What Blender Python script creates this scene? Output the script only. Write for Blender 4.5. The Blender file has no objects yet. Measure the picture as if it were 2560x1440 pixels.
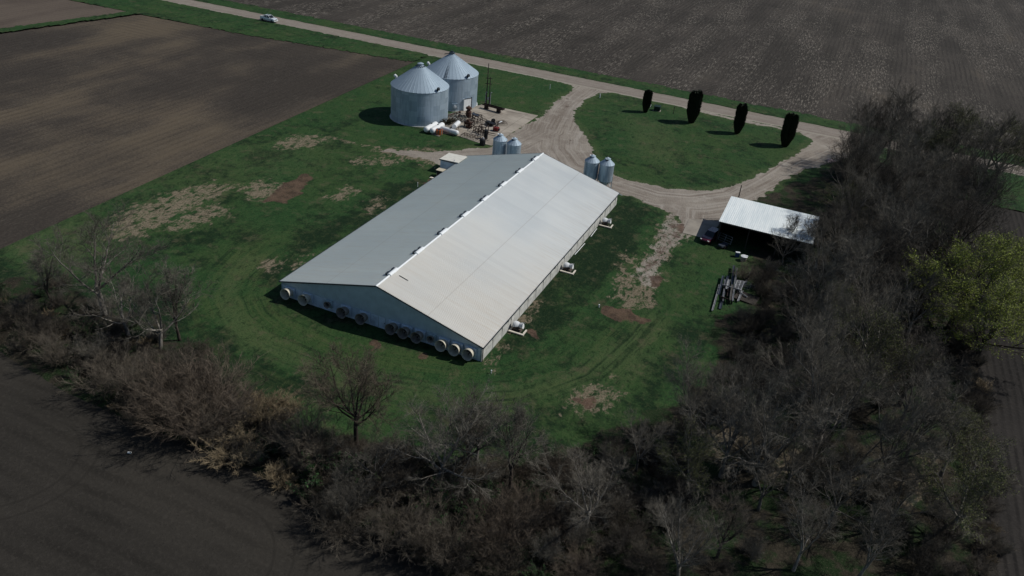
import bpy, math, random
import numpy as np
from mathutils import Vector, Matrix, noise as mnoise
R = math.radians
PI = math.pi
random.seed(7); np.random.seed(7)
scene = bpy.context.scene
col = scene.collection

# ------------------------------------------------------------------ camera
F, PIT, ROLL, YAW = 1991.03, .52956, .09427, -.3719
CAM = Vector((63.150, -75.146, 59.033))
_fw = Vector((math.sin(YAW)*math.cos(PIT), math.cos(YAW)*math.cos(PIT), -math.sin(PIT)))
_rt = Vector((math.cos(YAW), -math.sin(YAW), 0))
_up = _rt.cross(_fw)
_r2 = _rt*math.cos(ROLL) + _up*math.sin(ROLL)
_u2 = -_rt*math.sin(ROLL) + _up*math.cos(ROLL)
cd = bpy.data.cameras.new('camera'); cam = bpy.data.objects.new('camera', cd); col.objects.link(cam)
cam.matrix_world = Matrix(((_r2.x, _u2.x, -_fw.x, CAM.x), (_r2.y, _u2.y, -_fw.y, CAM.y), (_r2.z, _u2.z, -_fw.z, CAM.z), (0, 0, 0, 1)))
cd.sensor_width = 36; cd.lens = F/2560*36; cd.clip_start = .5; cd.clip_end = 6000
scene.camera = cam

def G(u, v, z=0.0):
    """survey helper: where the sight line through a photo point meets the level z"""
    d = _fw + _r2*((u-1280)/F) - _u2*((v-720)/F)
    t = (z-CAM.z)/d.z
    return CAM + d*t
def g2(u, v, z=0.0):
    q = G(u, v, z); return (q.x, q.y)
def PR(P):
    d = Vector(P)-CAM; z = d.dot(_fw)
    return (1280+F*d.dot(_r2)/z, 720-F*d.dot(_u2)/z)
def height_at(base, topy):
    """real height of an upright thing standing at base whose top shows at row topy"""
    lo, hi = 0., 40.
    for _ in range(40):
        m = (lo+hi)/2
        if PR((base[0], base[1], m))[1] > topy: lo = m
        else: hi = m
    return lo

# ------------------------------------------------------------------ world / light
w = bpy.data.worlds.new('World'); scene.world = w; w.use_nodes = True
nt = w.node_tree; sky = nt.nodes.new('ShaderNodeTexSky'); sky.sky_type = 'NISHITA'; sky.sun_disc = False
SUN_EL, SUN_AZ = R(46.7), R(58.5)
sky.sun_elevation = SUN_EL; sky.sun_rotation = SUN_AZ; sky.air_density = 1.0; sky.dust_density = .3; sky.ozone_density = 1.5
bg = nt.nodes['Background']; nt.links.new(sky.outputs[0], bg.inputs[0]); bg.inputs[1].default_value = .064
sd = bpy.data.lights.new('sun', 'SUN'); sd.energy = 3.6; sd.angle = R(.53); sd.color = (1, .965, .91)
so = bpy.data.objects.new('sun', sd); col.objects.link(so)
sv = Vector((math.sin(SUN_AZ)*math.cos(SUN_EL), math.cos(SUN_AZ)*math.cos(SUN_EL), math.sin(SUN_EL)))
so.rotation_euler = sv.to_track_quat('Z', 'Y').to_euler(); so.location = (0, 0, 150)
scene.view_settings.view_transform = 'Standard'; scene.view_settings.look = 'None'
scene.view_settings.gamma = 1; scene.view_settings.exposure = -.07
scene.cycles.max_bounces = 5; scene.cycles.diffuse_bounces = 2; scene.cycles.glossy_bounces = 2
scene.cycles.transparent_max_bounces = 8

# ------------------------------------------------------------------ material helpers
class NT:
    def __init__(s, name, rough=.8, metal=0, spec=.3):
        s.m = bpy.data.materials.new(name); s.m.use_nodes = True; s.t = s.m.node_tree
        s.b = s.t.nodes['Principled BSDF']; s.b.inputs['Roughness'].default_value = rough
        s.b.inputs['Metallic'].default_value = metal; s.b.inputs['Specular IOR Level'].default_value = spec
        s._pos = None
    def n(s, typ): return s.t.nodes.new('ShaderNode'+typ)
    def L(s, a, b):
        if isinstance(a, (int, float)): b.default_value = a
        elif isinstance(a, tuple): b.default_value = a if len(a) == 4 else a+(1,)
        else: s.t.links.new(a, b)
    @property
    def pos(s):
        if s._pos is None: s._pos = s.n('NewGeometry').outputs['Position']
        return s._pos
    def obj(s): return s.n('TexCoord').outputs['Object']
    def scale(s, v, xyz, rot=0, loc=(0, 0, 0)):
        m = s.n('Mapping'); s.t.links.new(v, m.inputs[0]); m.inputs['Scale'].default_value = xyz
        m.inputs['Rotation'].default_value = (0, 0, rot); m.inputs['Location'].default_value = loc
        return m.outputs[0]
    def noise(s, v, sc, det=3, rough=.55, dist=0):
        m = s.n('TexNoise'); s.t.links.new(v, m.inputs['Vector']); m.inputs['Scale'].default_value = sc
        m.inputs['Detail'].default_value = det; m.inputs['Roughness'].default_value = rough; m.inputs['Distortion'].default_value = dist
        return m.outputs[0]
    def math(s, op, a, b=0., c=None, clamp=False):
        m = s.n('Math'); m.operation = op; m.use_clamp = clamp
        s.L(a, m.inputs[0]); s.L(b, m.inputs[1])
        if c is not None: s.L(c, m.inputs[2])
        return m.outputs[0]
    def ramp(s, v, a, b, o0=0., o1=1.):
        m = s.n('MapRange'); m.interpolation_type = 'SMOOTHSTEP'; s.L(v, m.inputs[0])
        for i, x in enumerate((a, b, o0, o1)): m.inputs[i+1].default_value = x
        return m.outputs[0]
    def mix(s, f, a, b, typ='MIX'):
        m = s.n('Mix'); m.data_type = 'RGBA'; m.blend_type = typ
        s.L(f, m.inputs[0]); s.L(a, m.inputs[6]); s.L(b, m.inputs[7])
        return m.outputs[2]
    def xyz(s, v):
        m = s.n('SeparateXYZ'); s.t.links.new(v, m.inputs[0]); return m.outputs
    def attr(s, name):
        m = s.n('Attribute'); m.attribute_name = name; return m.outputs['Fac']
    def rnd(s): return s.n('ObjectInfo').outputs['Random']
    def color(s, c): s.L(c, s.b.inputs['Base Color'])
    def bump(s, h, strength=.5, dist=.05):
        m = s.n('Bump'); m.inputs['Strength'].default_value = strength; m.inputs['Distance'].default_value = dist
        s.L(h, m.inputs['Height']); s.t.links.new(m.outputs[0], s.b.inputs['Normal'])

def simple(name, c, rough=.6, metal=0, var=.25, sc=3., c2=None, spec=.3, rust=0):
    k = NT(name, rough, metal, spec)
    v = k.obj()
    n = k.noise(v, sc, 4)
    a = k.mix(k.ramp(n, .3, .7), c, c2 or tuple(x*(1-var) for x in c))
    if rust:
        a = k.mix(k.math('MULTIPLY', k.ramp(k.noise(v, sc*2.3, 5, .7), .52, .62), rust), a, (.11, .045, .022))
    k.color(a); k.bump(n, .2, .01)
    return k.m

# ------------------------------------------------------------------ mesh helpers
class MB:
    def __init__(s): s.v = []; s.f = []
    def add(s, vs, fs):
        o = len(s.v); s.v += [tuple(x) for x in vs]; s.f += [tuple(i+o for i in f) for f in fs]; return s
    def box(s, x0, x1, y0, y1, z0, z1):
        return s.add([(x0,y0,z0),(x1,y0,z0),(x1,y1,z0),(x0,y1,z0),(x0,y0,z1),(x1,y0,z1),(x1,y1,z1),(x0,y1,z1)],
                     [(0,3,2,1),(4,5,6,7),(0,1,5,4),(1,2,6,5),(2,3,7,6),(3,0,4,7)])
    def obox(s, c, size, M=None, rz=0):
        M = M or Matrix.Rotation(rz, 3, 'Z')
        hx, hy, hz = (q/2 for q in size); c = Vector(c)
        vs = [c+M@Vector((x*hx, y*hy, z*hz)) for z in (-1, 1) for x, y in ((-1,-1),(1,-1),(1,1),(-1,1))]
        return s.add(vs, [(0,3,2,1),(4,5,6,7),(0,1,5,4),(1,2,6,5),(2,3,7,6),(3,0,4,7)])
    def beam(s, a, b, w_, h_):
        a = Vector(a); b = Vector(b); d = (b-a); L = d.length; q = d.normalized()
        x = q.cross(Vector((0, 0, 1)))
        if x.length < .01: x = Vector((1, 0, 0))
        x.normalize(); z = x.cross(q)
        M = Matrix((x, q, z)).transposed()
        return s.obox((a+b)/2, (w_, L, h_), M)
    def tube(s, pts, rad, n=6, cap=True):
        pts = [Vector(p) for p in pts]; o = len(s.v); k = len(pts)
        if not hasattr(rad, '__len__'): rad = [rad]*k
        for i, p in enumerate(pts):
            d = pts[min(i+1, k-1)]-pts[max(i-1, 0)]
            x = d.cross(Vector((.31, .17, .93)) if abs(d.z) < .9*d.length else Vector((1, 0, 0))); x.normalize(); y = d.normalized().cross(x)
            for j in range(n):
                a = 2*PI*j/n; q = p+x*(rad[i]*math.cos(a))+y*(rad[i]*math.sin(a)); s.v.append((q.x, q.y, q.z))
        for i in range(k-1):
            for j in range(n):
                j2 = (j+1) % n
                s.f.append((o+i*n+j, o+i*n+j2, o+(i+1)*n+j2, o+(i+1)*n+j))
        if cap:
            s.f.append(tuple(o+j for j in range(n))[::-1]); s.f.append(tuple(o+(k-1)*n+j for j in range(n)))
        return s
    def lathe(s, prof, n=24, c=(0, 0, 0), a0=0, M=None):
        o = len(s.v); k = len(prof); c = Vector(c)
        for r, z in prof:
            for j in range(n):
                a = a0+2*PI*j/n; q = Vector((r*math.cos(a), r*math.sin(a), z))
                if M: q = M@q
                q += c; s.v.append((q.x, q.y, q.z))
        for i in range(k-1):
            for j in range(n):
                j2 = (j+1) % n
                s.f.append((o+i*n+j, o+i*n+j2, o+(i+1)*n+j2, o+(i+1)*n+j))
        s.f.append(tuple(o+j for j in range(n))[::-1]); s.f.append(tuple(o+(k-1)*n+j for j in range(n)))
        return s
    def poly(s, pts, z0, z1):
        n = len(pts)
        A = sum(pts[i][0]*pts[(i+1) % n][1]-pts[(i+1) % n][0]*pts[i][1] for i in range(n))
        if A < 0: pts = pts[::-1]
        return s.add([(x, y, z0) for x, y in pts]+[(x, y, z1) for x, y in pts],
                     [tuple(range(n))[::-1], tuple(range(n, 2*n))]+[(i, (i+1) % n, (i+1) % n+n, i+n) for i in range(n)])
    def mesh(s, name):
        me = bpy.data.meshes.new(name); me.from_pydata(s.v, [], s.f); me.update(); return me

def ob(name, mb, m=None, parent=None, loc=(0, 0, 0), rot=(0, 0, 0), smooth=False):
    me = mb.mesh(name) if isinstance(mb, MB) else mb
    if m is not None and not len(me.materials): me.materials.append(m)
    if smooth:
        for q in me.polygons: q.use_smooth = True
    o = bpy.data.objects.new(name, me); col.objects.link(o); o.location = loc; o.rotation_euler = rot
    if parent is not None: o.parent = parent
    return o
def tag(o, label, cat, group=None, kind=None):
    o['label'] = label; o['category'] = cat
    if group: o['group'] = group
    if kind: o['kind'] = kind
    return o
def thing(name, label, cat, loc=(0, 0, 0), rz=0, group=None):
    o = bpy.data.objects.new(name, None); col.objects.link(o); o.location = loc; o.rotation_euler = (0, 0, rz)
    o.empty_display_size = .3
    return tag(o, label, cat, group)
def struct(name, mb, m, label, cat='ground', **k):
    o = ob(name, mb, m, **k); o['kind'] = 'structure'; o['label'] = label; o['category'] = cat; return o
def dup(o, parent=None):
    c = o.copy(); col.objects.link(c)
    if parent is not None: c.parent = parent
    for ch in [x for x in KIDS.get(o.name, [])]: KIDS.setdefault(c.name, []).append(dup(ch, c))
    return c
KIDS = {}
def kids_index():
    KIDS.clear()
    for o in col.objects:
        if o.parent: KIDS.setdefault(o.parent.name, []).append(o)

# ------------------------------------------------------------------ ground materials
def soil(name, dark, light, tan, axis, period, rowamt, tanthr=(.5, .72), streak=(.02, .35), specks=0., headland=None, bumpk=.5, rings=()):
    k = NT(name, .95, 0, .1); P = k.pos; X, Y, Z = k.xyz(P)
    big = k.noise(P, .018, 4, .6)
    sc = (streak[1], streak[0], 1) if axis == 'Y' else (streak[0], streak[1], 1)
    st = k.noise(k.scale(P, sc), 1., 4, .6)
    fine = k.noise(P, 2.2, 4, .75)
    grit = k.noise(P, 7., 2, .6)
    c = k.mix(k.ramp(k.math('ADD', k.math('MULTIPLY', big, .6), k.math('MULTIPLY', st, .4)), .42, .58), dark, light)
    t = k.math('MULTIPLY', k.ramp(k.math('ADD', k.math('MULTIPLY', big, .45), k.math('ADD', k.math('MULTIPLY', st, .3), k.math('MULTIPLY', fine, .25))), *tanthr), .9)
    c = k.mix(t, c, tan)
    d = X if axis == 'Y' else Y
    wob = k.math('MULTIPLY', k.noise(P, .05, 2), period*.8)
    ph = k.math('MULTIPLY', k.math('ADD', d, wob), 2*PI/period)
    row = k.math('SINE', ph)
    if headland:
        d2 = Y if axis == 'Y' else X
        row2 = k.math('SINE', k.math('MULTIPLY', k.math('ADD', d2, wob), 2*PI/(period*1.2)))
        dd = {'Y': Y, 'X': X}[headland[0]]
        hm = k.ramp(k.math('ADD', dd, k.math('MULTIPLY', k.noise(P, .08, 2), 5)), headland[1], headland[2])
        row = k.math('ADD', k.math('MULTIPLY', row, k.math('SUBTRACT', 1., hm)), k.math('MULTIPLY', row2, hm))
    amp = k.math('MULTIPLY', k.ramp(k.noise(P, .12, 3), .25, .7), rowamt)
    c = k.mix(k.math('MULTIPLY', k.ramp(row, -.2, .9), amp), c, tuple(x*.45 for x in dark))
    c = k.mix(k.math('MULTIPLY', k.ramp(fine, .45, .7), .45), c, tuple(x*1.5 for x in light))
    c = k.mix(k.math('MULTIPLY', k.ramp(grit, .42, .3), .5), c, tuple(x*.5 for x in dark))
    for cx, cy, rr, wd in rings:
        dx = k.math('SUBTRACT', X, cx); dy = k.math('SUBTRACT', Y, cy)
        dist = k.math('SQRT', k.math('ADD', k.math('MULTIPLY', dx, dx), k.math('MULTIPLY', dy, dy)))
        e = k.math('ABSOLUTE', k.math('SUBTRACT', dist, rr))
        c = k.mix(k.math('MULTIPLY', k.ramp(e, wd, wd*.3), k.math('MULTIPLY', k.math('MULTIPLY', k.ramp(fine, .3, .6), k.ramp(k.math('ADD', dx, k.math('MULTIPLY', dy, .4)), -1., 4.)), .36)), c, tuple(x*.45 for x in dark))
    if specks:
        sp = k.noise(k.scale(P, (2.6, .30, 1), rot=.05), 1., 4, .85)
        clump = k.ramp(k.noise(k.scale(P, (.10, .012, 1)), 1., 5, .7), .40, .62, .12, 1.)
        c = k.mix(k.math('MULTIPLY', k.math('MULTIPLY', k.ramp(sp, .52, .62), clump), specks), c, (.235, .21, .175))
    k.color(c); k.bump(k.math('ADD', fine, k.math('MULTIPLY', row, .12)), bumpk, .12)
    return k.m

south_soil = soil('dark_soil', (.025, .0226, .0192), (.034, .0305, .0255), (.050, .044, .035), 'X', 2.1, .42, (.54, .74), (.04, .12), rings=[(G(20,1150).x, G(20,1150).y, 6.5, .22), (G(20,1150).x, G(20,1150).y, 8.3, .22), (G(470,1400).x, G(470,1400).y, 7.4, .2), (G(470,1400).x, G(470,1400).y, 9.2, .2), (G(470,1400).x, G(470,1400).y, 10.6, .2)])
west_soil = soil('brown_soil', (.039, .033, .0275), (.059, .049, .039), (.112, .088, .060), 'Y', 1.9, .28, (.49, .60), (.022, .07), headland=('Y', 84, 96), specks=.12)
far_west_soil = soil('pale_soil', (.07, .055, .045), (.10, .08, .064), (.13, .105, .08), 'Y', 1.9, .2, (.5, .7), (.02, .1))
north_soil = soil('stubble_soil', (.034, .0300, .0255), (.054, .047, .040), (.115, .094, .068), 'Y', 1.5, .6, (.54, .70), (.02, .14), specks=.9, headland=('Y', 168, 150))
east_soil = soil('row_soil', (.022, .0200, .0185), (.032, .0285, .0255), (.045, .038, .032), 'Y', .95, .85, (.6, .85), (.02, .3))

def rect(x0, x1, y0, y1, z): return MB().add([(x0, y0, z), (x1, y0, z), (x1, y1, z), (x0, y1, z)], [(0, 1, 2, 3)])
base_soil = soil('base_soil', (.03, .025, .022), (.045, .036, .03), (.07, .06, .045), 'Y', 3, .1)
struct('ground', rect(-2600, 2600, -1200, 3400, -.35), base_soil, 'dark bare earth under and beyond the fields')
struct('ploughed_field', rect(-400, 87.3, -420, -20, -.03), south_soil, 'dark ploughed field in front of the hedgerow', 'field')
struct('ploughed_field', MB().add([(-41, -19.9, -.03), (-46.2, 116.5, -.03), (-47, 115.6, -.03), (-98, 108.5, -.03), (-134.5, 106.5, -.03), (-142.5, 64, -.03), (-158, -19.9, -.03)], [(0, 1, 2, 3, 4, 5, 6)]), west_soil, 'brown harrowed field left of the grain bins', 'field')
struct('ploughed_field', MB().add([(-162.5, -19.9, -.03), (-146.8, 64, -.03), (-139, 107, -.03), (-500, 90, -.03), (-500, -19.9, -.03)], [(0, 1, 2, 3, 4)]), far_west_soil, 'paler brown field in the far left corner', 'field')
struct('stubble_field', rect(-1800, 1800, 138.6, 2600, -.03), north_soil, 'grey brown corn stubble field beyond the road', 'field')
struct('ploughed_field', rect(87.6, 600, -420, 100.5, -.03), east_soil, 'dark field with straight rows right of the grove', 'field')

# ------------------------------------------------------------------ yard (lawn, drive, woodland floor)
def seg_sd(pts, X, Y):
    """signed distance, positive inside"""
    n = len(pts); d = np.full(X.shape, 1e9); inside = np.zeros(X.shape, bool)
    for i in range(n):
        ax, ay = pts[i]; bx, by = pts[(i+1) % n]
        ex, ey = bx-ax, by-ay; L = ex*ex+ey*ey+1e-12
        t = np.clip(((X-ax)*ex+(Y-ay)*ey)/L, 0, 1)
        d = np.minimum(d, np.hypot(X-ax-t*ex, Y-ay-t*ey))
        c = ((ay > Y) != (by > Y)) & (X < (bx-ax)*(Y-ay)/(by-ay+1e-12)+ax)
        inside ^= c
    return np.where(inside, d, -d)
def line_d(pts, X, Y):
    d = np.full(X.shape, 1e9)
    for i in range(len(pts)-1):
        ax, ay = pts[i]; bx, by = pts[i+1]; ex, ey = bx-ax, by-ay; L = ex*ex+ey*ey+1e-12
        t = np.clip(((X-ax)*ex+(Y-ay)*ey)/L, 0, 1); d = np.minimum(d, np.hypot(X-ax-t*ex, Y-ay-t*ey))
    return d
def sm(x, a, b):
    t = np.clip((x-a)/(b-a), 0, 1); return t*t*(3-2*t)
def vnoise(X, Y, s, seed=0, octs=3):
    """value noise on numpy arrays"""
    rng = np.random.RandomState(100+seed); T = rng.rand(256, 256); out = np.zeros(X.shape); amp = 1.; tot = 0
    for o in range(octs):
        x = X/s+37.3*o+500; y = Y/s+91.7*o+500; xi = np.floor(x).astype(int); yi = np.floor(y).astype(int)
        fx = x-xi; fy = y-yi; fx = fx*fx*(3-2*fx); fy = fy*fy*(3-2*fy)
        q = lambda a, b: T[a % 256, b % 256]
        v = (q(xi, yi)*(1-fx)+q(xi+1, yi)*fx)*(1-fy)+(q(xi, yi+1)*(1-fx)+q(xi+1, yi+1)*fx)*fy
        out += v*amp; tot += amp; amp *= .5; s /= 2
    return out/tot
W2 = lambda l: [g2(*q) for q in l]

DRIVE = W2([(1360,196),(1405,206),(1431,216),(1424,228),(1402,245),(1380,262),(1356,285),(1345,291),(1300,318),(1285,330),(1262,345),(1240,362),(1228,368),(1135,376),(1085,378),(1022,375),(960,370),(948,379),(1010,392),(1085,405),(1110,425),(1250,440),(1460,460),(1545,482),(1586,497),(1640,520),(1678,533),(1700,560),(1712,580),(1745,565),(1800,570),(1850,540),(1885,502),(1907,490),(1935,475),(1965,447),(2036,421),(2090,408),(2150,388),(2195,352),(2160,338),(2059,322),(1992,325),(1838,296),(1700,262),(1612,243),(1533,226),(1450,209)])
ISLAND = W2([(1533,232),(1500,234),(1464,252),(1440,278),(1434,300),(1448,318),(1469,339),(1480,366),(1494,400),(1535,434),(1570,449),(1626,460),(1666,471),(1719,475),(1785,472),(1851,456),(1891,436),(1931,419),(1963,400),(1998,376),(2029,355),(2024,345),(1992,331),(1838,303),(1692,266),(1612,249)])
SOUTH = W2([(0,890),(160,985),(300,1055),(450,1110),(560,1150),(640,1190),(720,1238),(830,1300),(960,1355),(1040,1395),(1090,1440)])
SB = [(-60., SOUTH[0][1]+4)]+SOUTH+[(60., SOUTH[-1][1]-1.5), (87.4, -37.)]
YARD = [(-41.6, SB[0][1]+1), (-46.7, 117.), (-46.9, 124.6), (87.5, 124.6), (87.5, 101.)]+[(87.5, 30.), (87.4, -37.)]+SB[::-1][1:-1]
TRACK = W2([(1678,530),(1651,554),(1630,603),(1602,655),(1570,690),(1600,715),(1652,724),(1651,690),(1668,655),(1699,617),(1740,585),(1720,560)])
STRAW = [W2(l) for l in (
    [(268,592),(285,545),(330,520),(420,485),(540,455),(575,470),(500,520),(430,548),(350,595),(300,602)],
    [(412,568),(440,545),(520,512),(572,518),(560,542),(490,572),(440,578)],
    [(590,468),(640,452),(705,462),(690,500),(620,500)],
    [(815,488),(870,465),(900,478),(860,500),(830,505)],
    [(690,372),(700,352),(745,338),(800,335),(825,347),(795,362),(745,372)],
    [(1415,1025),(1405,1000),(1460,972),(1535,952),(1548,985),(1505,1025),(1440,1040)],
    [(650,668),(680,652),(720,655),(705,672),(670,680)],
    [(735,660),(770,645),(775,655),(745,672)],
    [(1535,745),(1560,690),(1610,690),(1650,715),(1620,770),(1560,775)],
    [(940,372),(1090,372),(1100,395),(1090,425),(1040,405),(960,385)],
    [(1560,630),(1590,640),(1570,680),(1545,700)],
    [(910,520),(930,500),(960,500),(950,520),(920,540)],
    [(1190,905),(1210,900),(1340,750),(1348,754),(1225,905),(1215,925)],
    [(880,395),(1000,395),(1000,410),(890,412)],
    [(1790,1000),(1840,1010),(1980,1130),(2000,1200),(1850,1190),(1760,1130)],
    [(2100,1180),(2330,1160),(2300,1250),(2120,1250)])]
MUD = [W2(l) for l in (
    [(655,505),(700,465),(762,432),(780,448),(755,482),(715,508)],
    [(1497,762),(1530,765),(1570,772),(1625,805),(1612,812),(1560,808),(1500,790)],
    [(1430,1000),(1480,985),(1500,1005),(1455,1030)],
    [(920,855),(945,850),(960,875),(930,880)],
    [(1045,880),(1075,878),(1080,905),(1050,900)],
    [(1310,820),(1350,830),(1345,850),(1315,842)],
    [(1400,232),(1440,240),(1425,300),(1440,350),(1465,395),(1445,418),(1405,360),(1392,290)],
    [(1690,560),(1712,558),(1715,580),(1695,590)],
    [(1620,690),(1652,690),(1655,722),(1630,715)],
    [(1068,450),(1090,446),(1075,462),(1060,468)])]
LITTER = [W2([(1885,660),(1880,500),(1940,480),(2020,440),(2100,410),(2180,395),(2330,450),(2440,600),(2450,800),(2480,1200),(2560,1500),(1900,1600),(1050,1500),(900,1400),(700,1290),(540,1190),(-30,960),(-60,700),(80,690),(260,750),(430,820),(560,940),(680,1010),(760,1080),(900,1110),(1090,1130),(1250,1150),(1400,1140),(1560,1060),(1660,1000),(1760,930),(1800,800),(1850,780)]), [(38, -30), (70, -26), (89, -22), (89, -42), (38, -42)]]
DRY = [(W2([(640,650),(585,690),(560,735),(580,790),(640,850),(760,900),(900,950),(1100,985),(1300,985),(1450,950),(1560,880),(1640,800)]), 2.0, .42),
       (W2([(800,337),(850,350),(940,368),(985,380)]), .8, 1.1), (W2([(420,520),(560,450),(700,400),(800,370)]), 3., .22),
       (W2([(760,690),(900,560),(1000,480)]), 2., .14)]
DRYP = [(W2([(1580,290),(1680,310),(1720,400),(1640,420),(1560,370)]), 5, .42), (W2([(1480,240),(1560,260),(1620,300),(1500,320)]), 4, .15), (W2([(250,600),(300,460),(640,350),(780,330),(850,420),(640,470)]), 5, .24),
        (W2([(0,620),(270,500),(300,620),(60,740)]), 4, .4), (W2([(2410,600),(2480,800),(2560,1440),(2400,1440),(2380,800)]), 2, .75), (W2([(1460,940),(1600,800),(1650,900),(1560,1060)]), 4, .3), (W2([(1300,900),(1480,860),(1520,1080),(1250,1080)]), 5, .14), (W2([(1860,760),(1840,660),(1900,620),(1930,740)]), 3, .5), (W2([(1080,370),(1240,370),(1240,385),(1100,395)]), 2, .9)]
LUSH = [(W2([(-150,600),(60,640),(230,700),(420,700),(560,800),(640,960),(800,1040),(760,1120),(400,1000),(0,900),(-150,800)]), 4, 1.), (W2([(1000,960),(1300,1010),(1500,1000),(1640,860),(1750,760),(1800,900),(1600,1080),(1300,1180),(1000,1120)]), 5, .75), (W2([(1290,740),(1420,600),(1560,490),(1650,530),(1560,660),(1500,700),(1380,850),(1250,880)]), 2, 1.), (W2([(0,640),(400,440),(760,330),(960,250),(980,300),(700,420),(400,540),(60,680)]), 5, .6), (W2([(660,640),(800,560),(1040,430),(1080,460),(760,660),(690,720),(640,720)]), 3, 1.), (W2([(280,620),(600,500),(640,560),(560,640),(300,680)]), 5, .7), (W2([(1230,870),(1330,720),(1560,480),(1660,530),(1560,640),(1300,900)]), 3, .8),
        (W2([(580,880),(640,860),(850,960),(1000,1030),(820,1040),(640,980)]), 4, .85), (W2([(1150,930),(1400,920),(1480,1060),(1200,1080)]), 6, .35), (W2([(700,720),(1190,900),(1180,930),(690,760)]), 2, .5)]
BRIGHT = [(W2([(640,800),(720,800),(1000,890),(1200,940),(1180,990),(900,950),(700,900)]), 4, 1.), (W2([(450,130),(1000,170),(1000,220),(820,300)]), 8, .5), (W2([(880,300),(980,250),(1000,360),(880,350)]), 4, .5), (W2([(1180,160),(1420,200),(1360,280),(1200,250)]), 4, .6)]

LANES = [W2([(1480,212),(1440,240),(1400,275),(1374,320),(1366,370),(1400,420),(1540,468),(1640,499),(1740,508),(1840,494),(1920,455),(1990,410),(2080,372),(2165,345)]), W2([(1420,255),(1380,330),(1300,368),(1200,384),(1080,391),(1000,383),(950,372)]), W2([(1690,505),(1680,560),(1650,620),(1630,690),(1600,740)])]
def layers(X, Y):
    """ground cover per point: gravel, straw, mud, litter, dry, lush"""
    n1 = vnoise(X, Y, 1.4, 1)-.5; n2 = vnoise(X, Y, 5., 2)-.5; n3 = vnoise(X, Y, .8, 3)-.5
    jit = n1*1.6+n3*.8
    dr = np.minimum(seg_sd(DRIVE, X, Y)+jit*1.3+n2*1.6, -(seg_sd(ISLAND, X, Y)+jit*.9+n2*.8))-.35
    tk = seg_sd(TRACK, X, Y)
    A = {}
    A['gravel'] = sm(dr, -.9, .8)
    A['gravel'] = np.maximum(A['gravel'], .56*sm(seg_sd(TRACK, X, Y)+n1*2.5, -1.2, 1.6))
    A['lane'] = np.minimum.reduce([line_d(P, X, Y) for P in LANES])
    A['mow'] = line_d(W2([(700,600),(640,640),(590,690),(565,740),(590,800),(650,850),(780,905),(930,945),(1110,975),(1290,965),(1430,915),(1530,830),(1600,750)]), X, Y)
    st = np.zeros(X.shape)
    for P in STRAW: st = np.maximum(st, sm(seg_sd(P, X, Y)+n1*3.2+n3*1.5, -2.2, 1.8))
    ol = np.zeros(X.shape)
    for P, hw, k in DRY:
        if k > 1: st = np.maximum(st, sm(hw-line_d(P, X, Y)+n1*2., -.6, 1.))
        else: ol = np.maximum(ol, k*1.9*sm(hw-line_d(P, X, Y)+n2*3, -2., 2.))
    for P, so_, k in DRYP: ol = np.maximum(ol, k*1.9*sm(seg_sd(P, X, Y)+n2*6+n1*2, -so_, so_))
    ol = np.maximum(ol, .8*sm(dr+n2*3, -2.6, -.2)*(dr < 2))
    A['olive'] = np.clip(ol, 0, 1)
    A['straw'] = .82*np.maximum(st, .85*sm(tk+n1*2.5, -1.6, 1.6))
    md = np.zeros(X.shape)
    for i_, P in enumerate(MUD): md = np.maximum(md, (.5 if i_ == 6 else 1.)*sm(seg_sd(P, X, Y)+n1*1.8+n2*(4 if i_ == 6 else 0), -.7 if i_ != 6 else -2., .9 if i_ != 6 else 3.))
    md = np.maximum(md, .55*sm(tk+n1*2., .2, 2.))
    A['mud'] = md
    lt = np.zeros(X.shape)
    for P in LITTER: lt = np.maximum(lt, sm(seg_sd(P, X, Y)+n2*6+n1*2, -1.5, 2.))
    A['litter'] = lt
    lu = np.full(X.shape, .35)
    for P, so_, k in LUSH: lu = np.maximum(lu, k*sm(seg_sd(P, X, Y)+n2*5, -so_, so_))
    for P, so_, k in BRIGHT: lu = lu-.6*k*sm(seg_sd(P, X, Y)+n2*5, -so_, so_)
    A['lush'] = np.clip(lu, 0, 1)
    return A, dr, n1, n2, n3

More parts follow.
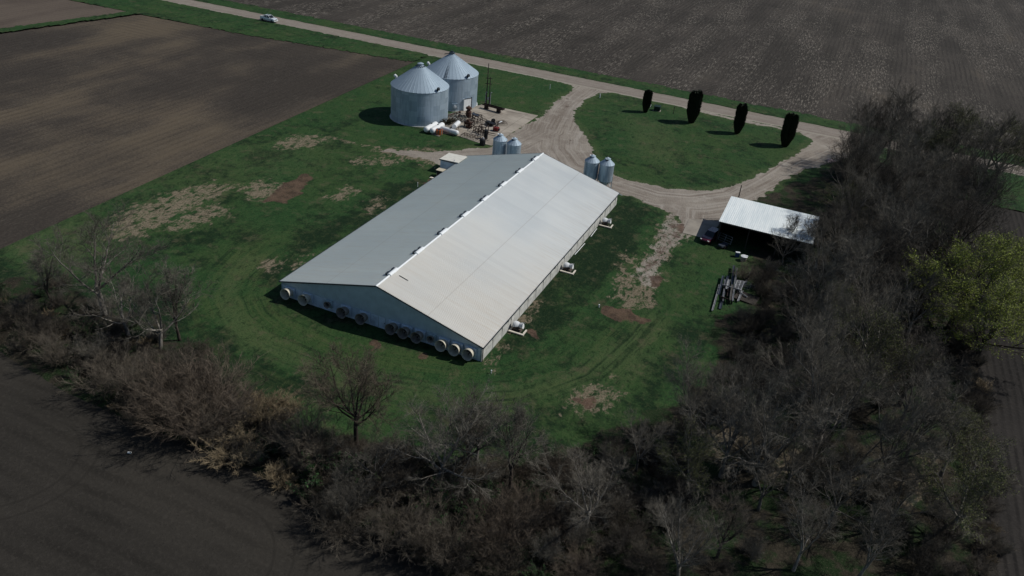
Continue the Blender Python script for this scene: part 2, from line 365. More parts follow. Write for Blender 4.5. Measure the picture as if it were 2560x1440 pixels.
def cover_mesh(name, x0, x1, y0, y1, step, inside, split=None, zbase=.02, amp=.08, edge=None):
    xs = np.arange(x0, x1+step, step); ys = np.arange(y0, y1+step, step)
    X, Y = np.meshgrid(xs, ys); rng = np.random.RandomState(5)
    X = X+(rng.rand(*X.shape)-.5)*step*.6; Y = Y+(rng.rand(*Y.shape)-.5)*step*.6
    A, dr, n1, n2, n3 = layers(X, Y)
    rough = (1-A['gravel'])*(.35+.65*A['lush'])+1.2*A['litter']
    Z = zbase+amp*1.6*np.maximum(0, vnoise(X, Y, 2.4, 8)-.3)*rough+amp*(vnoise(X, Y, .55, 9, 2))*rough*.9*(1-.6*A['straw'])
    Z = Z+A['litter']*.25*np.maximum(0, vnoise(X, Y, 4, 11)-.4)
    Z = np.where(A['gravel'] > .5, zbase+.02*vnoise(X, Y, 1.5, 10), Z)
    if edge is not None: Z = -.10+(Z+.10)*sm(seg_sd(edge, X, Y), -.3, 1.8)
    # keep the ground low under the buildings and slabs
    for bx0, bx1, by0, by1 in ((-.5, 31.5, -.2, 57), (-4, 1, 51, 56), (49, 66, 51, 62)):
        ins = (X > bx0) & (X < bx1) & (Y > by0) & (Y < by1); Z = np.where(ins, zbase*.5, Z)
    ny, nx = X.shape
    idx = np.arange(nx*ny).reshape(ny, nx)
    q = np.stack([idx[:-1, :-1], idx[:-1, 1:], idx[1:, 1:], idx[1:, :-1]], -1).reshape(-1, 4)
    cx = X.ravel()[q].mean(1); cy = Y.ravel()[q].mean(1)
    keep = inside(cx, cy); q = q[keep]
    V = np.stack([X.ravel(), Y.ravel(), Z.ravel()], -1)
    fd = dr.ravel()[q].mean(1)
    res = []
    groups = [(name, q)] if split is None else [(name, q[~split(fd)]), (split.name, q[split(fd)])]
    for nm, qq in groups:
        if not len(qq): continue
        used, inv = np.unique(qq, return_inverse=True); vv = V[used]; ff = inv.reshape(-1, 4)
        me = bpy.data.meshes.new(nm); me.vertices.add(len(vv)); me.vertices.foreach_set('co', vv.ravel().astype(np.float32))
        me.loops.add(ff.size); me.loops.foreach_set('vertex_index', ff.ravel().astype(np.int32))
        me.polygons.add(len(ff)); me.polygons.foreach_set('loop_start', np.arange(0, ff.size, 4, dtype=np.int32))
        me.polygons.foreach_set('loop_total', np.full(len(ff), 4, np.int32)); me.update(); me.validate()
        for an, arr in A.items():
            at = me.attributes.new(an, 'FLOAT', 'POINT'); at.data.foreach_set('value', arr.ravel()[used].astype(np.float32))
        me.polygons.foreach_set('use_smooth', np.ones(len(ff), bool))
        res.append(me)
    return res

def yard_material():
    k = NT('farmyard_ground', .95, 0, .1); P = k.pos; X, Y, Z = k.xyz(P)
    fine = k.noise(P, 3.2, 4, .7); mid = k.noise(P, .55, 4, .65); big = k.noise(P, .07, 3, .6); grit = k.noise(P, 9, 2)
    tuft = k.noise(k.scale(P, (1, .55, 1), rot=.6), 1.3, 5, .75, .6)
    lush = k.attr('lush')
    g = k.mix(k.ramp(big, .38, .62), (.0215, .060, .0185), (.033, .067, .0210))
    lv = k.math('ADD', lush, k.math('ADD', k.math('MULTIPLY', k.math('SUBTRACT', mid, .5), 1.5), k.math('MULTIPLY', k.math('SUBTRACT', k.noise(P, .16, 4, .7), .5), 2.6)))
    g = k.mix(k.ramp(lv, .25, .95), g, (.0080, .0225, .0090))
    ov = k.math('ADD', k.attr('olive'), k.math('MULTIPLY', k.math('SUBTRACT', tuft, .5), 1.6))
    g = k.mix(k.math('MULTIPLY', k.math('MULTIPLY', k.ramp(ov, .05, .95), k.ramp(k.attr('olive'), 0, .4)), .38), g, (.085, .108, .046))
    cm2 = k.n('CombineXYZ'); k.L(k.math('MULTIPLY', k.attr('mow'), 1.15), cm2.inputs[0]); k.L(k.math('MULTIPLY', X, .035), cm2.inputs[1]); k.L(k.math('MULTIPLY', Y, .035), cm2.inputs[2])
    mw = k.noise(cm2.outputs[0], 1., 4, .7, .2); mm = k.math('MULTIPLY', k.ramp(k.attr('mow'), 9, 3), k.ramp(k.noise(P, .12, 3), .4, .6, .25, .75))
    g = k.mix(k.math('MULTIPLY', k.ramp(mw, .50, .62), k.math('MULTIPLY', mm, .55)), g, (.075, .095, .035))
    g = k.mix(k.math('MULTIPLY', k.ramp(mw, .48, .38), mm), g, (.009, .024, .009))
    g = k.mix(k.math('MULTIPLY', k.ramp(tuft, .5, .68), .42), g, (.062, .076, .032))
    g = k.mix(k.math('MULTIPLY', k.ramp(tuft, .48, .34), .65), g, (.0085, .019, .008))
    g = k.mix(k.math('MULTIPLY', k.ramp(fine, .52, .68), .4), g, (.050, .068, .028))
    g = k.mix(k.math('MULTIPLY', k.ramp(fine, .47, .36), .5), g, (.008, .018, .008))
    g = k.mix(k.math('MULTIPLY', k.ramp(k.noise(P, .3, 5, .75), .53, .68), .5), g, (.095, .086, .05))
    # woodland floor
    lit = k.mix(k.ramp(mid, .35, .65), (.019, .017, .012), (.041, .035, .025))
    lit = k.mix(k.ramp(k.noise(P, .35, 4, .6), .44, .58), lit, (.014, .028, .010))
    lit = k.mix(k.math('MULTIPLY', k.ramp(grit, .55, .7), .5), lit, (.11, .09, .065))
    g = k.mix(k.ramp(k.math('ADD', k.attr('litter'), k.math('MULTIPLY', k.math('SUBTRACT', fine, .5), .9)), .35, .65), g, lit)
    # dead straw
    s = k.mix(k.ramp(fine, .38, .62), (.200, .165, .118), (.105, .083, .055))
    s = k.mix(k.math('MULTIPLY', k.ramp(grit, .5, .65), .45), s, (.32, .27, .19))
    f = k.math('ADD', k.attr('straw'), k.math('ADD', k.math('MULTIPLY', k.math('SUBTRACT', tuft, .5), 3.2), k.math('MULTIPLY', k.math('SUBTRACT', mid, .5), 2.0)))
    g = k.mix(k.math('MULTIPLY', k.math('MULTIPLY', k.ramp(f, .40, .95), k.ramp(k.attr('straw'), .0, .3)), .92), g, s)
    # gravel
    cmb = k.n('CombineXYZ'); k.L(k.math('MULTIPLY', k.attr('lane'), 1.5), cmb.inputs[0]); k.L(k.math('MULTIPLY', X, .05), cmb.inputs[1]); k.L(k.math('MULTIPLY', Y, .05), cmb.inputs[2])
    rut = k.noise(cmb.outputs[0], 1., 4, .65, .3)
    v = k.mix(k.ramp(k.noise(P, .16, 4, .6), .38, .62), (.262, .230, .192), (.205, .175, .145))
    v = k.mix(k.math('MULTIPLY', k.ramp(rut, .50, .64), .60), v, (.34, .31, .27))
    v = k.mix(k.math('MULTIPLY', k.ramp(rut, .47, .36), .60), v, (.135, .105, .083))
    v = k.mix(k.math('MULTIPLY', k.ramp(grit, .5, .64), .35), v, (.36, .33, .285))
    v = k.mix(k.math('MULTIPLY', k.ramp(k.noise(P, .22, 5, .75), .54, .64), .45), v, (.36, .33, .285))
    fg = k.math('ADD', k.attr('gravel'), k.math('ADD', k.math('MULTIPLY', k.math('SUBTRACT', tuft, .5), 1.1), k.math('MULTIPLY', k.math('SUBTRACT', fine, .5), .5)))
    g = k.mix(k.ramp(fg, .38, .62), g, v)
    # bare mud
    m = k.mix(k.ramp(mid, .4, .6), (.115, .070, .050), (.060, .036, .027))
    m = k.mix(k.math('MULTIPLY', k.ramp(grit, .5, .7), .4), m, (.20, .15, .12))
    fm = k.math('ADD', k.attr('mud'), k.math('ADD', k.math('MULTIPLY', k.math('SUBTRACT', mid, .5), 1.2), k.math('MULTIPLY', k.math('SUBTRACT', fine, .5), .8)))
    g = k.mix(k.math('MULTIPLY', k.ramp(fm, .45, .72), .85), g, m)
    k.color(g); k.bump(k.math('ADD', fine, k.math('MULTIPLY', tuft, 1.2)), .75, .16)
    return k.m
yard_mat = yard_material()
class Split:
    name = 'driveway'
    def __call__(s, fd): return fd > 0
meshes = cover_mesh('lawn', -47.5, 88, -52, 124.8, .34, lambda x, y: seg_sd(YARD, x, y)+(vnoise(x, y, 1.2, 21)-.5)*1.0 > 0, Split(), edge=[(p[0], p[1]) if p[1] < 117 else (p[0], 126.) for p in YARD])
struct('lawn', meshes[0], yard_mat, 'green farmyard grass with worn straw patches around the barn')
struct('driveway', meshes[1], yard_mat, 'looping gravel drive from the road past the barn and shed', 'drive')
for nm, lab, x0, x1, y0, y1, fn in (
        ('grass_verge', 'grass verge between road and brown field at left', -260, -46.2, 98, 124.6, lambda x, y: (y > np.where(x < -98, 108.3+(x+98)*.035, 108.3+(x+98)*.137)+(vnoise(x, y, 1.5, 4)-.5)*1.2) & (x < -46.7)),
        ('grass_verge', 'grass verge below the road right of the grove', 87.2, 230, 100, 124.6, lambda x, y: y > 100.8+(vnoise(x, y, 1.5, 4)-.5)*1.2),
        ('grass_verge', 'grass verge between road and stubble field', -260, 230, 132.3, 142, lambda x, y: y < 139.6+(vnoise(x, y, 2.5, 4)-.5)*2.2),
        ('grass_strip', 'narrow grass strip dividing the two fields far left', -166, -134, -20, 108.4, lambda x, y: np.abs(x-(-138+(y-107)*.181)) < 2.0+(vnoise(x, y, 2.5, 4)-.5)*1.6)):
    me = cover_mesh(nm, x0, x1, y0, y1, .8, fn, None, .02, .12)[0]
    struct(nm, me, yard_mat, lab)

# road: cambered gravel with paler shoulders
def road_material():
    k = NT('gravel_road', .95, 0, .1); P = k.pos; X, Y, Z = k.xyz(P)
    fine = k.noise(P, 4, 3, .7); mid = k.noise(P, .4, 4); st = k.noise(k.scale(P, (.03, .9, 1)), 1., 4, .6)
    c = k.mix(k.ramp(mid, .35, .65), (.232, .203, .173), (.205, .176, .148))
    c = k.mix(k.math('MULTIPLY', k.ramp(st, .45, .65), .5), c, (.17, .14, .115))
    e = k.math('ABSOLUTE', k.math('SUBTRACT', Y, 128.5))
    c = k.mix(k.math('MULTIPLY', k.ramp(k.math('ADD', e, k.math('MULTIPLY', k.math('SUBTRACT', mid, .5), .8)), 2.9, 3.7), .7), c, (.33, .305, .25))
    c = k.mix(k.math('MULTIPLY', k.ramp(k.math('ABSOLUTE', k.math('SUBTRACT', Y, 131.6)), .35, .1), .55), c, (.085, .07, .05))
    c = k.mix(k.math('MULTIPLY', k.ramp(fine, .5, .7), .35), c, (.36, .33, .28))
    k.color(c); k.bump(fine, .4, .04)
    return k.m
mb = MB(); xs = np.arange(-330, 331, 1.2); prof = [(-4.2, -.06), (-3.6, .05), (-2, .09), (0, .13), (2, .10), (3.4, .05), (4.1, -.06)]
for x in xs:
    ja = mnoise.noise(Vector((x*.25, 1, 0)))*.35; jb = mnoise.noise(Vector((x*.25, 9, 0)))*.35
    for i, (dy, z) in enumerate(prof): mb.v.append((x, 128.5+dy+(ja if i < 2 else jb if i > 4 else 0), z))
n = len(prof)
for i in range(len(xs)-1):
    for j in range(n-1): mb.f.append((i*n+j, (i+1)*n+j, (i+1)*n+j+1, i*n+j+1))
struct('road', mb, road_material(), 'straight pale gravel road crossing behind the farm', 'road', smooth=True)

# ------------------------------------------------------------------ object materials
def roof_metal():
    k = NT('painted_roof_metal', .62, .0, .25); P = k.pos; X, Y, Z = k.xyz(P)
    s = k.noise(k.scale(P, (.10, 2.6, .4)), 1., 4, .65); b = k.noise(P, .09, 3); f = k.noise(k.scale(P, (.5, 5, 1)), 1., 3)
    c = k.mix(k.ramp(b, .35, .7), (.71, .73, .71), (.63, .66, .655))
    c = k.mix(k.ramp(X, 15.36, 15.39), k.mix(.50, c, (.385, .46, .43)), c)  # left slope darkened in the colour itself, adding to its shading away from the sun
    # each sheet has weathered a little differently
    wn = k.n('TexWhiteNoise'); wn.noise_dimensions = '1D'; k.L(k.math('FLOOR', k.math('MULTIPLY', Y, 1/.914)), wn.inputs['W'])
    c = k.mix(k.math('MULTIPLY', wn.outputs[0], .18), c, (.42, .45, .47))
    dirt = k.math('MULTIPLY', k.ramp(s, .40, .68), k.math('ADD', k.ramp(Y, 24, 0, .10, .75), k.ramp(X, 25, 30.6, 0, .7)))
    c = k.mix(k.math('MULTIPLY', dirt, k.ramp(X, 14.8, 16.5, .18, .42)), c, (.52, .455, .37))
    c = k.mix(k.math('MULTIPLY', k.ramp(k.math('ADD', Y, k.math('MULTIPLY', b, 30)), 52, 14, 0, .5), k.ramp(X, 15.3, 15.6)), c, (.62, .565, .475))
    c = k.mix(k.math('MULTIPLY', k.math('MULTIPLY', k.ramp(f, .48, .66), .22), k.ramp(X, 15.3, 15.5, 1, .2)), c, (.47, .44, .36))
    # nail and lap lines across the slope
    for xx in (22.9, 7.6):
        c = k.mix(k.math('MULTIPLY', k.ramp(k.math('ABSOLUTE', k.math('SUBTRACT', X, xx)), .09, .02), .28), c, (.28, .24, .2))
    k.color(c); return k.m
def galv(name, cx=None, dark=1., r=.5, metal=.3):
    k = NT(name, r, metal, .35); P = k.obj(); X, Y, Z = k.xyz(P); vr = .25 if 'roof' in name else 1.
    ang = k.math('ARCTAN2', Y, X)
    ia = k.math('FLOOR', k.math('MULTIPLY', ang, 11/PI*1.)); iz = k.math('FLOOR', k.math('MULTIPLY', Z, 1/1.12))
    wn = k.n('TexWhiteNoise'); wn.noise_dimensions = '2D'
    cmb = k.n('CombineXYZ'); k.L(k.math('ADD', ia, k.math('MULTIPLY', iz, .37)), cmb.inputs[0]); k.L(iz, cmb.inputs[1]); k.L(cmb.outputs[0], wn.inputs['Vector'])
    st = k.noise(k.scale(P, (2.5, 2.5, .25)), 1., 4, .7)
    c = k.mix(k.math('ADD', .5-.5*vr, k.math('MULTIPLY', wn.outputs[0], vr)), tuple(x*dark for x in (.255, .325, .385)), tuple(x*dark for x in (.345, .425, .49)))
    c = k.mix(k.math('MULTIPLY', k.ramp(st, .45, .7), .5*vr), c, tuple(x*dark for x in (.18, .23, .275)))
    k.color(c)
    k.L(k.math('ADD', r-.08, k.math('MULTIPLY', st, .25)), k.b.inputs['Roughness'])
    return k.m
M = {}
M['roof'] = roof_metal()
M['galv'] = galv('galvanised_wall', dark=1.12, r=.46, metal=.6); M['galvroof'] = galv('galvanised_roof', dark=.98, r=.6)
M['feedbin'] = galv('galvanised_feed_bin', dark=1.12, r=.46, metal=.6)
M['wall'] = simple('blue_grey_siding', (.44, .55, .57), .5, 0, .15, .8)
M['band'] = simple('pale_siding', (.66, .78, .88), .55, 0, .3, .9)
M['conc'] = simple('concrete_wall', (.55, .55, .52), .85, 0, .3, 1.2, c2=(.38, .38, .35))
M['dark'] = simple('dark_trim', (.025, .035, .045), .5)
M['white'] = simple('white_metal', (.72, .74, .74), .4, 0, .12, 2)
M['whiteridge'] = simple('white_ridge_metal', (.80, .83, .83), .4, 0, .06, 2)
M['cream'] = simple('cream_fibreglass', (.62, .58, .47), .5, 0, .25, 2)
M['conegrey'] = simple('weathered_cone', (.30, .27, .23), .65, 0, .4, 2)
M['blade'] = simple('fan_metal', (.05, .05, .05), .5, .3)
M['tan'] = simple('tan_paint', (.62, .56, .42), .5, 0, .2, 3, rust=.4)
M['tanroof'] = simple('off_white_roof', (.70, .68, .60), .5, 0, .15, 1.5)
M['pit'] = simple('grey_pit_cover', (.095, .078, .064), .8, 0, .3, 3)
M['board'] = simple('pale_concrete_kerb', (.72, .66, .56), .8, 0, .2, 3)
M['slab'] = simple('concrete_slab', (.30, .27, .225), .9, 0, .35, .35, c2=(.20, .178, .15))
M['rust'] = simple('rusty_steel', (.085, .038, .024), .85, .1, .5, 4, c2=(.04, .02, .015))
M['rust2'] = simple('brown_rusty_steel', (.05, .03, .024), .85, .1, .5, 4, c2=(.018, .013, .012))
M['redpaint'] = simple('faded_red_paint', (.20, .025, .022), .6, 0, .4, 4, rust=.5)
M['orange'] = simple('orange_plastic', (.75, .17, .035), .5, 0, .25, 4)
M['black'] = simple('black_metal', (.012, .013, .015), .6, 0, .3)
M['tyre'] = simple('tyre_rubber', (.014, .014, .014), .85)
M['tank'] = simple('white_tank_paint', (.74, .75, .74), .35, 0, .08, 2)
M['wood'] = simple('weathered_timber', (.26, .235, .20), .9, 0, .4, 5)
M['darkwood'] = simple('dark_timber', (.05, .042, .035), .9, 0, .4, 5)
M['greenbox'] = simple('dark_green_paint', (.012, .03, .022), .5)
M['shed_in'] = simple('shed_dark_boards', (.06, .05, .042), .9, 0, .4, 3)
M['chalk'] = simple('chalky_metal', (.36, .37, .38), .55, 0, .6, 2.5, rust=.3)
M['steel_blue'] = simple('blue_grey_sheet', (.045, .055, .075), .5, 0, .4, 2)
M['soil_dark'] = simple('dark_pile', (.035, .028, .024), .95)
k_ = NT('shed_roof_metal', .4, 0, .5); P_ = k_.pos
c_ = k_.mix(k_.ramp(k_.noise(k_.scale(P_, (2., .2, 1)), 1., 4, .6), .35, .7), (.80, .84, .82), (.66, .72, .72)); k_.color(c_); M['shedroof'] = k_.m
def carpaint(name, c):
    k = NT(name, .25, .0, .5); k.b.inputs['Coat Weight'].default_value = .5; k.b.inputs['Coat Roughness'].default_value = .08
    k.color(k.mix(k.ramp(k.noise(k.obj(), 2, 3), .4, .7), c, tuple(x*.85 for x in c))); return k.m
M['silver'] = carpaint('silver_white_paint', (.62, .66, .68)); M['maroon'] = carpaint('maroon_paint', (.075, .008, .018))
kg = NT('vehicle_glass', .08, 0, .6); kg.color((.008, .010, .012)); M['glass'] = kg.m
kl = NT('lamp_lens', .12, 0, .7); kl.color((.85, .85, .82)); M['lens'] = kl.m

# ------------------------------------------------------------------ barn
BW, BL, EH, RH = 30.75, 56.55, 2.33, 6.42
barn = thing('barn', 'long low white-roofed livestock barn with fans along its blue-grey end wall', 'barn')
slope = (RH-EH)/(BW/2)
def rz_(x): return EH+slope*(x if x <= BW/2 else BW-x)
# roof: ribbed sheets, ribs run from ridge to eave
mb = MB(); pitch = .2286
cells = []; y = -.25
while y < BL+.05:
    cells += [(y, 0), (y+pitch*.62, 0), (y+pitch*.68, .038), (y+pitch*.90, .038)]; y += pitch
cells = [c for c in cells if c[0] <= BL+.1]
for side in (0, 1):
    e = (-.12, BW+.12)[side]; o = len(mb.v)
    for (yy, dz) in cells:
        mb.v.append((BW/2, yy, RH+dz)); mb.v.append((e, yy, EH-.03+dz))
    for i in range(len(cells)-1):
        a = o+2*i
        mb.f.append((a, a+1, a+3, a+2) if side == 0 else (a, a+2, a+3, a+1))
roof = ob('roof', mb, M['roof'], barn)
mb = MB()  # underside deck so the roof is solid
mb.add([(-.1, -.22, EH-.10), (BW/2, -.22, RH-.08), (BW+.1, -.22, EH-.10), (BW+.1, BL+.05, EH-.10), (BW/2, BL+.05, RH-.08), (-.1, BL+.05, EH-.10)], [(0, 1, 4, 5), (1, 2, 3, 4)])
ob('roof_deck', mb, M['dark'], roof)
mb = MB()
for yy in (-.28, BL+.12):
    mb.beam((-.14, yy, EH-.06), (BW/2, yy, RH-.03), .05, .17); mb.beam((BW/2, yy, RH-.03), (BW+.14, yy, EH-.06), .05, .17)
for xx in (-.16, BW+.16): mb.box(xx-.03, xx+.03, -.26, BL+.10, EH-.16, EH+.03)
ob('fascia', mb, M['dark'], roof)
mb = MB()
mb.add([(BW/2-.17, -.32, RH+.0), (BW/2, -.32, RH+.10), (BW/2+.17, -.32, RH+.0), (BW/2-.17, BL+.15, RH+.0), (BW/2, BL+.15, RH+.10), (BW/2+.17, BL+.15, RH+.0)], [(0, 1, 4, 3), (1, 2, 5, 4), (0, 3, 5, 2), (0, 2, 1), (3, 4, 5)])
for v_i in range(len(mb.v)): mb.v[v_i] = (mb.v[v_i][0], mb.v[v_i][1], mb.v[v_i][2]+.03)
ob('ridge_cap', mb, M['whiteridge'], roof)
mb = MB(); a = G(1035, 704, 6.0); b = G(1051, 713.5, 5.8)
mb.add([(BW/2+.9, a.y-.08, rz_(BW/2+.9)+.065), (BW/2+2.25, a.y-.08, rz_(BW/2+2.25)+.065), (BW/2+2.25, a.y+.09, rz_(BW/2+2.25)+.065), (BW/2+.9, a.y+.09, rz_(BW/2+.9)+.065)], [(0, 1, 2, 3)])
px_ = PR((BW/2+.9, a.y, 6.2))
ob('roof_slot', mb, M['black'], roof)
for i in range(8):
    yc = 3.9+7.03*i
    v = MB()
    # hooded ridge vent: curved white hood on the right, open louvre on the left
    prof = []
    for j in range(7):
        t = j/6; prof.append((.34-.66*t, .08+.24*math.sin(PI*(t*.8+.08))))
    prof = [(.36, .0)]+prof+[(-.34, .02)]
    o = len(v.v)
    for yy in (-1.15, 1.15):
        for (xx, zz) in prof: v.v.append((xx, yy, zz))
    m_ = len(prof)
    for j in range(m_-1): v.f.append((o+j, o+j+1, o+m_+j+1, o+m_+j))
    v.f.append(tuple(range(o, o+m_))); v.f.append(tuple(range(o+m_, o+2*m_))[::-1])
    rv = ob('ridge_vent', v, M['whiteridge'], barn, (BW/2-.05, yc, RH+.02)); rv.scale = (.85, .85, .8)
    v = MB(); v.box(-.66, -.33, -1.2, -.45, -.16, .26); v.box(-.62, -.33, .45, 1.1, -.16, .24); v.box(-.5, -.33, -.45, .45, -.14, .12)
    ob('vent_louvre', v, M['dark'], rv)
# walls
mb = MB()
mb.box(.12, .30, .02, BL-.02, 0, EH-.12)
mb.box(.30, BW-.30, .0, .16, 0, EH-.3)
mb.box(.30, BW-.30, BL-.16, BL, 0, EH-.12)
ob('wall', mb, M['band'], barn)
for yy, sgn in ((-.03, -1), (BL+.02, 1)):   # gable sheeting with standing ribs
    mb = MB()
    mb.add([(.12, yy, EH-.35), (BW-.12, yy, EH-.35), (BW-.12, yy, rz_(BW-.12)-.12), (BW/2, yy, RH-.12), (.12, yy, rz_(.12)-.12)], [(0, 1, 2, 3, 4)] if sgn < 0 else [(4, 3, 2, 1, 0)])
    mb.add([(.12, yy+.14*-sgn, EH-.35), (BW-.12, yy+.14*-sgn, EH-.35), (BW-.12, yy, EH-.35), (.12, yy, EH-.35)], [(0, 1, 2, 3)])
    x = .4
    while x < BW-.3:
        mb.box(x-.02, x+.02, yy-(.025 if sgn < 0 else 0), yy+(.025 if sgn > 0 else 0), EH-.34, rz_(x)-.14); x += .46
    ob('gable', mb, M['wall'], barn)
mb = MB(); mb.box(.10, BW-.10, -.10, -.035, EH-.42, EH-.34); mb.box(.06, .16, -.06, .0, 0, EH-.42); mb.box(BW-.2, BW-.1, -.06, -.0, 0, EH-.42)
ob('trim', mb, M['wall'], barn)
mb = MB(); mb.box(BW-.30, BW-.10, .02, BL-.02, 0, 1.25); mb.box(BW-.30, BW-.14, .02, BL-.02, 1.25, EH-.14)
for i in range(20): mb.box(BW-.11, BW-.06, .3+i*2.9, .42+i*2.9, 0, EH-.2)
ob('side_wall', mb, M['conc'], barn)
mb = MB(); mb.box(BW-.09, BW-.05, .5, BL-.5, 1.98, 2.04)
for yy in (7.5, 24.6, 47.): mb.box(BW-.08, BW+.06, yy, yy+.35, 1.75, 2.05)
ob('curtain_cable', mb, M['dark'], barn)
mb = MB(); mb.box(BW-.04, BW+.05, -.05, .04, .05, EH-.05); ob('downpipe', mb, M['dark'], barn)
d = MB(); d.box(15.62, 16.58, -.05, .0, .05, 1.86); door = ob('door', d, M['band'], barn)
f = MB(); f.box(15.54, 15.615, -.07, -.0, .02, 1.94); f.box(16.585, 16.66, -.07, -.0, .02, 1.94); f.box(15.615, 16.585, -.07, -.0, 1.865, 1.94); ob('door_frame', f, M['wall'], door)
h_ = MB(); h_.obox((16.48, -.09, 1.0), (.05, .08, .14)); ob('handle', h_, M['dark'], door)
fans = [(1.76, 1), (4.65, 1), (8.08, 0), (10.78, 2), (13.70, 2), (18.25, 2), (20.10, 2), (22.04, 2), (23.78, 0), (25.57, 1), (27.45, 1), (29.36, 1)]
for i, (fx, kind) in enumerate(fans):
    r0, r1, ln = (.36, .46, .45) if kind == 0 else (.58, .76, 1.05)
    hb = MB(); hh = r0+.16
    zc = 1.22 if kind else 1.32
    hb.box(-hh, hh, -.30, .0, max(.06, zc-hh)-zc, min(hh, 1.86-zc))
    fan = ob('exhaust_fan', hb, M['band' if kind != 0 else 'wall'], barn, (fx-.12, -.06, zc))
    Mx = Matrix.Rotation(PI/2, 3, 'X')   # local z -> -y
    Mr = Matrix.Rotation(-.13, 3, 'X')@Mx
    cb = MB()
    outer = [(r0, .0), (r0, .28), (r0*.98, .45), (r0+(r1-r0)*.35, .30+ln*.4), (r1, .28+ln), (r1+.02, .30+ln)]
    inner = [(r1-.035, .30+ln), (r0+(r1-r0)*.3-.03, .30+ln*.4), (r0*.95, .45), (r0*.95, .30)]
    cb.lathe(outer+inner, 28, (0, -.02, 0), 0, Mr)
    ob('fan_cone', cb, M['cream' if kind == 1 else 'conegrey'], fan, smooth=False)
    bb = MB()
    for a in range(6):
        A = a*PI/3; bb.obox(Mr@Vector((.25*r0/.5*math.cos(A), .25*r0/.5*math.sin(A), .40)), (r0*.75, .16, .02), Mr@Matrix.Rotation(A, 3, 'Z')@Matrix.Rotation(.5, 3, 'X'))
    bb.lathe([(.09, .33), (.09, .46)], 12, (0, 0, 0), 0, Mr)
    ob('fan_blade', bb, M['blade'], fan)

# lean-to room at the far left corner of the barn
an = thing('utility_room', 'small off-white roofed utility room against the far left corner of the barn', 'outbuilding', (-3.45, 51.7, 0))
mb = MB(); mb.box(.08, 3.5, .08, 3.62, 0, 2.42); ob('wall', mb, M['band'], an)
mb = MB(); mb.add([(-.05, -.08, 2.46), (3.95, -.08, 2.60), (3.95, 3.75, 2.60), (-.05, 3.75, 2.46), (-.05, -.08, 2.56), (3.95, -.08, 2.70), (3.95, 3.75, 2.70), (-.05, 3.75, 2.56)], [(0,3,2,1),(4,5,6,7),(0,1,5,4),(1,2,6,5),(2,3,7,6),(3,0,4,7)])
r_ = ob('roof', mb, M['tanroof'], an)
mb = MB(); mb.box(-.07, 3.4, -.12, -.085, 2.34, 2.5); mb.box(-.10, -.055, -.08, 3.75, 2.38, 2.5); ob('fascia', mb, M['dark'], r_)
mb = MB(); mb.tube([(2.9, .35, 2.6), (2.9, .35, 2.85)], .07, 8); ob('vent_pipe', mb, M['galv'], r_)
b_ = G(1093, 438)
cb = thing('equipment_cabinet', 'tan metal equipment cabinet with open dark side on a slab beside the barn', 'cabinet', (-1.9, b_.y-.2, 0))
mb = MB(); mb.box(-.75, .75, .55, .62, .1, 1.35); mb.box(.68, .75, -.62, .55, .1, 1.35); mb.box(-.75, .68, -.55, .55, .1, .18); mb.box(-.75, -.70, -.55, .55, .18, .9); ob('body', mb, M['tan'], cb)
mb = MB(); mb.box(-.85, .80, -.68, .68, 1.352, 1.42); ob('lid', mb, M['tan'], cb)
mb = MB(); mb.box(-.66, .64, -.5, .5, .185, 1.1); ob('interior', mb, M['black'], cb)
mb = MB(); mb.poly([(-1.5, -1.9), (1.3, -1.9), (1.3, -1.5), (-1.4, -1.45)], .0, .12); o = ob('concrete_kerb', mb, M['board'], None, (-1.9, b_.y-.2, .04)); tag(o, 'pale concrete strip on the ground in front of the tan cabinet', 'kerb')

# pit fans along the right wall
pit = thing('pit_fan', 'white hooded pit fan nearest the front corner, by the right-hand wall', 'ventilation fan', (BW-.05, 9.2, 0), 0, 'pit fans along the right wall of the barn')
mb = MB(); mb.box(.15, 2.05, -1.55, 1.1, .0, .14); ob('pad', mb, M['pit'], pit)
mb = MB(); mb.box(.12, .42, -1.3, 1.1, .145, .32); mb.box(.12, 2.9, -1.68, -1.36, .145, .34); mb.box(2.55, 2.8, -1.2, .2, .03, .30); ob('kerb', mb, M['board'], pit)
mb = MB(); Mr = Matrix.Rotation(R(78), 3, 'Y')
mb.lathe([(.05, 0), (.66, .02), (.72, .25), (.70, .55), (.58, .85), (.50, 1.15)], 20, (.55, -.30, .72), 0, Mr); ob('housing', mb, M['pit'], pit, smooth=True)
mb = MB(); Mr = Matrix.Rotation(R(76), 3, 'Y')
prof = [(.74, .02), (.79, .28), (.76, .58), (.62, .88), (.50, 1.1), (.56, 1.75), (.62, 1.85)]
nseg = 10
for (r, z) in prof:
    for j in range(nseg+1):
        a = R(20)+j/nseg*R(150)
        q = Mr@Vector((-r*math.sin(a)*1.02, -r*math.cos(a)*-1, z)); mb.v.append((q.x+.55, q.y-.28, q.z+.74))
for i in range(len(prof)-1):
    for j in range(nseg): a = i*(nseg+1)+j; mb.f.append((a, a+1, a+nseg+2, a+nseg+1))
mb.lathe([(.42, 1.15), (.46, 1.7)], 14, (.55, -.28, .70), 0, Mr)
hd = ob('hood', mb, M['white'], pit)
mb = MB(); mb.obox((1.35, -.95, .45), (.42, .34, .5)); mb.tube([(1.3, -.95, .6), (1.3, -.5, .7)], .05, 6); ob('motor', mb, M['black'], pit)
pit.scale = (.80, .80, .80)
kids_index()
for yy, lab in ((28.5, 'white hooded pit fan halfway along the right-hand wall'), (47.4, 'white hooded pit fan furthest back along the right-hand wall')):
    c = dup(pit); c.location = (BW-.05, yy, 0); c['label'] = lab
